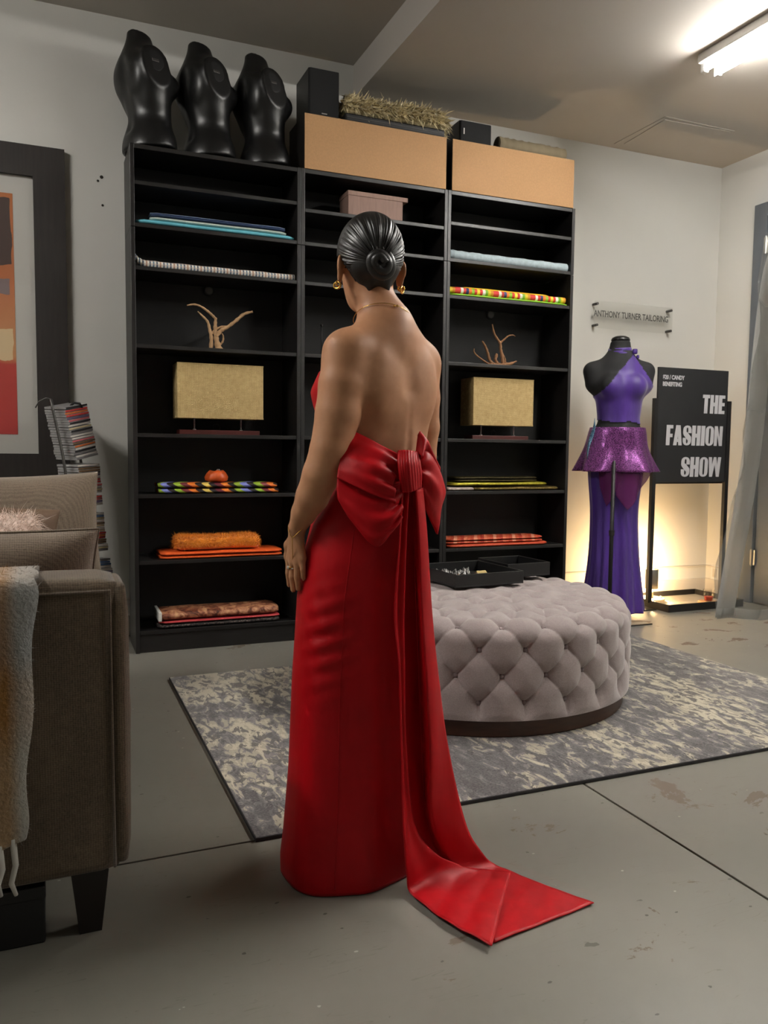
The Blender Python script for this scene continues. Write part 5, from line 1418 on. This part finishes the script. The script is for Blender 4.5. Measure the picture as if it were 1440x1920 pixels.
Ph, kp = hair_shell(); mbh = MB(); n_, m_ = Ph.shape[:2]
mbh.v = [tuple(q) for q in Ph.reshape(-1, 3)]
for i in range(n_ - 1):
    for j in range(m_):
        j2 = (j + 1) % m_
        if kp[i, j] and kp[i + 1, j] and kp[i, j2] and kp[i + 1, j2]: mbh.f.append((i * m_ + j, i * m_ + j2, (i + 1) * m_ + j2, (i + 1) * m_ + j)); mbh.mi.append(0)
hm = mbh.mesh('hair', M['hair'], smooth=True)
bm = bmesh.new(); bm.from_mesh(hm); bmesh.ops.delete(bm, geom=[v for v in bm.verts if not v.link_faces], context='VERTS'); bm.to_mesh(hm); bm.free()
hair = link('hair', hm, parent=pe); so2 = hair.modifiers.new('thickness', 'SOLIDIFY'); so2.thickness = .006; so2.offset = -1
# nape and under-bun hair, fading into the neck
NF = Field((-.08, -.14, 1.26), (.13, .06, 1.44), .003)
NF.ell(hp(.0, -.030, -.034), (.058, .050, .046), HROT, k=.01)
NF.ell(hp(.006, -.024, -.066), (.036, .028, .026), HROT, k=.016); NF.cap(hp(.022, -.046, -.075), hp(.030, -.040, -.098), .008, .003, k=.012); NF.cap(hp(-.012, -.046, -.075), hp(-.014, -.040, -.094), .008, .003, k=.012)
link('nape_hair', NF.mesh('nape_hair', M['hair'], relax=2), parent=hair)
# bun: coiled rope of hair
bax = np.array([.12, -.97, -.05]); bax /= np.linalg.norm(bax); b1 = np.cross(bax, Up); b1 /= np.linalg.norm(b1); b2 = np.cross(b1, bax)
pts = []; rads = []
for i in range(96):
    q = i / 95; a_ = q * 2 * PI * 2.15 + 2.2; rr_ = .0245 * (1 - .66 * q) + .002 * math.sin(a_ * 2)
    pts.append(tuple(BU + b1 * math.cos(a_) * rr_ * 1.0 + b2 * math.sin(a_) * rr_ * 1.06 + bax * (-.006 + .022 * q))); rads.append(.0115 - .003 * q)
bn = MB().tube(pts, rads, 14); bn.build('bun_coil', M['hair'], hair, smooth=True)
BF = Field(BU - .06, BU + .06, .0028); BF.ell(BU - bax * .004, (.028, .018, .029), k=.0)
link('bun_core', BF.mesh('bun_core', M['hair'], relax=2), parent=hair)
for dx in (-.006, .008): MB().tube([tuple(BU + b1 * dx + b2 * .034 + bax * .0), tuple(BU + b1 * (dx + .001) + b2 * .026 + bax * .016)], .0011, 6).build('hair_pin', M['dark_metal'], hair)

# jewellery
def hoop(c, r_, th, ax): 
    u = np.cross(ax, Up); u /= np.linalg.norm(u); w = np.cross(u, ax)
    return [tuple(np.array(c) + u * math.cos(q) * r_ + w * math.sin(q) * r_) for q in np.linspace(0, 2 * PI, 25)]
for s, base in ((-1, hp(-.0735, .0, -.072)), (1, hp(.0735, .0, -.072))):
    er = link('earring', MB().tube(hoop(base, .0072, .002, hF * .6 + hR * s * .5), .0022, 8).mesh('earring', M['gold'], smooth=True), parent=pe)
    er['label'] = 'double gold hoop earring'
    MB().tube(hoop(base + np.array([.002 * s, -.004, -.004]), .0088, .002, hF * .5 - hR * s * .6), .0024, 8).build('outer_hoop', M['gold'], er, smooth=True)
nl = []
for q in np.linspace(0, 2 * PI, 60, endpoint=False):
    d = np.array([math.cos(q), math.sin(q), 0]); c0 = np.array([.050, .0, 0]); z_ = 1.252 - .030 * math.sin(q)
    rr_ = .0595 - .010 * max(0, math.sin(q)) + .006 * abs(math.cos(q)) * (1 if math.sin(q) < .2 else 0); nl.append(tuple(c0 + d * rr_ + Up * z_))
nl.append(nl[0])
nk_ = MB().tube(nl, .0008, 6).build('necklace', M['gold'], pe, smooth=True); nk_['label'] = 'fine gold necklace chain with a small clasp'
for dx in (-.003, .003): MB().lathe([(.001, -.003), (.003, 0), (.001, .003)], 10, (.078 + dx, -.056, 1.277)).build('clasp_bead', M['gold'], nk_, smooth=True)
wr = [(-.152, -.078, .800), (-.149, -.096, .790), (-.141, -.102, .776), (-.130, -.103, .785), (-.114, -.096, .800), (-.113, -.078, .806), (-.126, -.062, .804), (-.144, -.063, .802), (-.152, -.078, .800)]
br_ = MB().tube([tuple(q) for q in catmull(np.array(wr), 40)], .0009, 6).build('bracelet', M['gold'], pe, smooth=True); br_['label'] = 'fine gold hand chain bracelet'
MB().tube([(-.141, -.102, .776), (-.141, -.098, .755), (-.141, -.090, .735), (-.143, -.080, .718)], .0008, 6).build('hand_chain', M['gold'], br_, smooth=True)
rn = MB().tube(hoop((-.1446, -.0695, .706), .0086, .001, np.array([.05, .1, 1.0])), .0012, 6).build('ring', M['gold'], pe, smooth=True); rn['label'] = 'gold ring with pale stones'
MB().box((-.1525, -.074, .707), (.005, .005, .006), .0012).box((-.1425, -.079, .705), (.004, .003, .003), .001).build('stone', M['white_paint'], rn)

# ---------------------------------------------------------------- gown
def red_mat():
    t = NT('red_duchess_satin'); v = t.coord(); f = t.noise(t.coord(scale=(9, 9, 1.5)), 3, 3); w = t.noise(v, 500, 2)
    t.color(t.ramp(f, [(.3, rgb(170, 3, 15)), (.7, rgb(184, 5, 20))])); t.set(Roughness=.46); t.b.inputs['Sheen Weight'].default_value = .03; t.b.inputs['Sheen Tint'].default_value = rgb(255, 120, 120)
    t.b.inputs['Specular IOR Level'].default_value = .22
    t.bump(t.math('ADD', t.math('MULTIPLY', f, .8), t.math('MULTIPLY', w, .06)), .12, .01); return t.m
M['red'] = red_mat()
def interp(z, tab):
    tab = sorted(tab); return [np.interp(z, [q[0] for q in tab], [q[i] for q in tab]) for i in range(1, len(tab[0]))]
#          z     lateral front back   cx    cy
PROF = [(1.16, .126, .140, .088, .050, .004), (1.10, .126, .176, .090, .050, .004), (1.04, .120, .160, .088, .050, .004), (.97, .111, .112, .085, .049, .003), (.92, .109, .096, .086, .046, .002),
        (.86, .121, .100, .098, .034, .001), (.80, .134, .108, .112, .018, .0), (.73, .140, .112, .124, .006, .0), (.64, .146, .118, .124, -.002, .0), (.45, .146, .124, .130, -.012, .0),
        (.25, .146, .130, .138, -.018, .0), (.10, .150, .140, .150, -.024, .0), (.04, .154, .144, .156, -.027, .0), (.0, .152, .144, .156, -.028, .0)]
def gown():
    NPH = 200; phi = np.linspace(0, 2 * PI, NPH, endpoint=False)      # 0 front, pi back, pi/2 her right
    fb = np.abs(((phi + PI) % (2 * PI)) - PI)                          # angle from the front
    ztop = np.interp(fb, [0, .5, 1.0, 1.5, 2.0, 2.5, 2.85, PI], [1.112, 1.146, 1.13, 1.075, 1.0, .962, .952, .948])
    nb, ns = 26, 120; rows = []
    zw = .90
    for i in range(nb): rows.append(ztop + (zw - ztop) * i / nb)
    for i in range(ns + 1): rows.append(np.full(NPH, zw * (1 - i / ns) ** 1.0 + .0025))
    P = np.zeros((len(rows), NPH, 3))
    for i, zr in enumerate(rows):
        a, fr, bk_, cx, cy = interp(zr, PROF)
        x = a * np.sin(phi); d = np.where(np.cos(phi) > 0, fr, bk_) * np.cos(phi)
        # two cups at the bust
        cup = np.clip(1 - ((zr - 1.085) / .06) ** 2, 0, 1) * (np.exp(-((fb - .52) / .3) ** 2) * .016 - np.exp(-(fb / .2) ** 2) * .016)
        d = d + cup * np.cos(phi)
        base = np.stack([cx, cy, zr], 1) + x[:, None] * Rt + d[:, None] * Fw
        t_ = np.clip((.75 - zr) / .75, 0, 1)
        fold = t_ * (.010 * np.sin(phi * 3 + .6) + .004 * np.sin(phi * 7 + 2)) * (1 - .2 * t_)
        out = base - np.stack([cx, cy, zr], 1); out /= np.maximum(np.linalg.norm(out, axis=1, keepdims=True), 1e-6)
        # crumples on the near left side between hip and knee
        cr = np.exp(-((zr - .56) / .10) ** 2) * np.exp(-((phi - 4.35) / .35) ** 2)
        fold = fold + cr * (.0035 * np.sin(zr * 150 + phi * 6) + .0025 * np.sin(zr * 83 - phi * 11))
        P[i] = base + out * fold[:, None]
    return P, phi
PG, phiG = gown()
mg = MB().grid(PG, cv=True); gownm = mg.mesh('gown', M['red'], smooth=True)
gw = link('gown', gownm, parent=pe); sg_ = gw.modifiers.new('thickness', 'SOLIDIFY'); sg_.thickness = .0025; sg_.offset = 1
# side seam, hem band, top binding
def col_at(phi0): return int(round(phi0 / (2 * PI) * 200)) % 200
for ph0 in (4.05, 2.35):
    j = col_at(ph0); c_ = PG.mean(1)
    pts = [tuple(PG[i, j] + (PG[i, j] - c_[i]) / np.linalg.norm((PG[i, j] - c_[i])) * .0023) for i in range(26, 146, 2)]
    MB().tube(pts, .0011, 5).build('seam', M['red'], gw, smooth=True)
tb_ = [tuple(q) for q in PG[0]]; tb_.append(tb_[0]); MB().tube(tb_, .0022, 6).build('top_binding', M['red'], gw, smooth=True)
# bow and ribbon tails: control points of draped cloth, metres in the woman's frame
BOW_LU=[[(0.085,-0.135,0.957),(0.076,-0.15,0.925),(0.074,-0.17,0.891),(0.078,-0.185,0.858)],
 [(0.049,-0.125,0.972),(0.045,-0.155,0.939),(0.038,-0.175,0.904),(0.038,-0.187,0.872)],
 [(0.014,-0.115,0.99),(0.007,-0.15,0.951),(0.001,-0.17,0.92),(-0.001,-0.182,0.889)],
 [(-0.02,-0.105,1.005),(-0.03,-0.138,0.969),(-0.038,-0.158,0.938),(-0.043,-0.168,0.907)]]
BOW_LL=[[(0.086,-0.13,0.897),(0.09,-0.15,0.864),(0.09,-0.16,0.837),(0.088,-0.165,0.818)],
 [(0.049,-0.15,0.886),(0.057,-0.165,0.848),(0.063,-0.175,0.81),(0.068,-0.175,0.794)],
 [(0.004,-0.155,0.897),(0.01,-0.17,0.854),(0.024,-0.178,0.805),(0.038,-0.18,0.767)],
 [(-0.043,-0.158,0.91),(-0.043,-0.165,0.883),(-0.036,-0.168,0.857),(-0.006,-0.172,0.81)]]
BOW_R=[[(0.123,-0.11,0.959),(0.125,-0.115,0.936),(0.126,-0.115,0.914),(0.126,-0.11,0.893)],
 [(0.131,-0.08,1.003),(0.142,-0.095,0.939),(0.141,-0.1,0.896),(0.136,-0.095,0.862)],
 [(0.146,-0.05,0.973),(0.163,-0.07,0.919),(0.163,-0.075,0.866),(0.154,-0.07,0.822)],
 [(0.158,-0.03,0.95),(0.188,-0.045,0.879),(0.182,-0.05,0.842),(0.176,-0.05,0.78)]]
KNOT=[[(0.085,-0.145,0.96),(0.085,-0.165,0.937),(0.088,-0.168,0.909),(0.093,-0.155,0.882)],
 [(0.104,-0.145,0.961),(0.104,-0.165,0.937),(0.106,-0.166,0.91),(0.11,-0.155,0.882)],
 [(0.123,-0.115,0.959),(0.126,-0.13,0.937),(0.129,-0.13,0.912),(0.128,-0.125,0.887)]]
RIB_A=[[(0.09,-0.15,0.887),(0.085,-0.155,0.792),(0.077,-0.16,0.624),(0.088,-0.16,0.51),(0.095,-0.158,0.336),(0.102,-0.155,0.159),(0.111,-0.152,0.05),(0.123,-0.167,0.008),(0.191,-0.267,0.008),(0.268,-0.347,0.008)],
 [(0.105,-0.145,0.887),(0.101,-0.14,0.791),(0.098,-0.135,0.619),(0.101,-0.13,0.502),(0.107,-0.12,0.322),(0.128,-0.1,0.144),(0.178,-0.09,0.066),(0.234,-0.07,0.028),(0.291,-0.061,0.008),(0.352,-0.075,0.008)]]
RIB_B=[[(0.106,-0.12,0.885),(0.103,-0.09,0.786),(0.102,-0.08,0.608),(0.103,-0.08,0.488),(0.109,-0.085,0.309),(0.129,-0.085,0.137),(0.167,-0.085,0.048),(0.22,-0.07,0.003),(0.255,-0.179,0.003),(0.276,-0.322,0.003)],
 [(0.117,-0.12,0.886),(0.124,-0.08,0.785),(0.134,-0.06,0.604),(0.141,-0.055,0.482),(0.15,-0.055,0.298),(0.161,-0.06,0.138),(0.188,-0.07,0.051),(0.24,-0.084,0.003),(0.3,-0.196,0.003),(0.352,-0.278,0.003)],
 [(0.12,-0.145,0.887),(0.127,-0.135,0.79),(0.137,-0.13,0.618),(0.146,-0.125,0.501),(0.159,-0.115,0.32),(0.167,-0.1,0.151),(0.207,-0.07,0.053),(0.264,-0.077,0.003),(0.338,-0.175,0.003),(0.43,-0.233,0.003)],
 [(0.137,-0.12,0.886),(0.148,-0.11,0.788),(0.163,-0.095,0.611),(0.177,-0.085,0.49),(0.206,-0.065,0.302),(0.251,-0.04,0.116),(0.292,-0.03,0.038),(0.332,-0.03,0.003),(0.421,-0.111,0.003),(0.512,-0.184,0.003)]]
def crease(P, amp, freq, seed, th, gath=.010):
    du = np.gradient(P, axis=0); dv = np.gradient(P, axis=1); N = np.cross(du, dv); N /= np.maximum(np.linalg.norm(N, axis=2, keepdims=True), 1e-9)
    u_ = np.linspace(0, 1, P.shape[0])[:, None]; v_ = np.linspace(0, 1, P.shape[1])[None, :]
    pl_ = gath * np.sin(v_ * PI * 7 + seed) * np.exp(-u_ * 3.2) * np.clip(v_ * 6, 0, 1) * np.clip((1 - v_) * 6, 0, 1)
    pu_ = -.016 * np.sin(PI * u_ ** .8) * np.sin(PI * v_)
    s_ = 1 if N[..., 1].mean() > 0 else -1
    return P + N * (wav(P, amp, freq, seed) + pl_ + s_ * pu_)[..., None]
bw = MB().shell(crease(patch(BOW_LL, 40, 40), .0035, 30, 2, 0), .005).build('bow_loop', M['red'], gw, smooth=True); bw['label'] = 'lower left loop of the bow'
PU = patch(BOW_LU, 44, 44)
bw = MB().shell(crease(PU, .0035, 26, 3, 0), .006).build('bow_loop', M['red'], gw, smooth=True); bw['label'] = 'upper left loop of the bow'
bw = MB().shell(crease(patch(BOW_R, 36, 36), .0035, 30, 4, 0), .006).build('bow_loop', M['red'], gw, smooth=True); bw['label'] = 'right loop of the bow'
R2 = np.array(BOW_R)[:, :2].copy(); R2[:, 1] = R2[:, 0] * .45 + R2[:, 1] * .55; R2 = np.stack([R2[:, 0] + [0, -.004, .002], (R2[:, 0] + R2[:, 1]) / 2 + [.010, -.022, 0], R2[:, 1] + [.006, -.008, 0]], 1)
MB().shell(patch(R2, 30, 16), .005).build('bow_inner_fold', M['red'], gw, smooth=True)
PK = patch(KNOT, 60, 24)
N_k = np.cross(np.gradient(PK, axis=0), np.gradient(PK, axis=1)); N_k /= np.linalg.norm(N_k, axis=2, keepdims=True)
sgn = -1 if N_k[30, 12, 1] > 0 else 1
PK = PK + sgn * N_k * (.0022 * np.abs(np.sin(np.linspace(0, PI * 8, 60)))[:, None, None] + .002)
kn_ = MB().shell(PK, .008).build('bow_knot', M['red'], gw, smooth=True); kn_['label'] = 'pleated band round the middle of the bow'
def ribbon(E2, name, lab, seed, bulge, nn=110, m=26):
    C_ = np.stack([catmull(np.array(e, float), nn) for e in E2], 1)          # rows along, columns across
    if len(E2) > 2:
        q_ = np.linspace(0, len(E2) - 1, m); i_ = np.minimum(q_.astype(int), len(E2) - 2); f_ = (q_ - i_)[None, :, None]
        P = C_[:, i_] * (1 - f_) + C_[:, i_ + 1] * f_
        for _ in range(2): P[:, 1:-1] = (P[:, :-2] + 2 * P[:, 1:-1] + P[:, 2:]) / 4
    else:
        q_ = np.linspace(0, 1, m)[None, :, None]; P = C_[:, :1] * (1 - q_) + C_[:, 1:] * q_
    fl_w = np.clip(P[..., 2] / .12, 0, 1)
    long_fold = np.sin(np.linspace(0, 1, m) * PI * 2.3 + seed)[None, :] * bulge * fl_w
    P[..., 1] -= long_fold * .8; P[..., 0] += long_fold * .3
    P[..., 1] += wav(P * np.array([1, 1, .25]), .005, 42, seed) * fl_w
    lift = (1 - fl_w) * (.003 * np.abs(np.sin(P[..., 0] * 17 + P[..., 1] * 31 + seed)) + .0025 * np.abs(np.sin(P[..., 0] * 46 - P[..., 1] * 20)))
    P[..., 2] = np.maximum(P[..., 2], 0.0022 if seed == 2 else .0095) + lift * (.35 if seed == 2 else 1)
    o = MB().shell(P, .0022).build(name, M['red'], gw, smooth=True); o['label'] = lab
    # stitched end seam
    return P
PA = ribbon(RIB_A, 'ribbon_tail', 'left ribbon tail sweeping onto the floor', 1, .006)
PB = ribbon(RIB_B, 'ribbon_tail', 'right ribbon tail ending in a point on the floor', 2, .003, 110, 40)
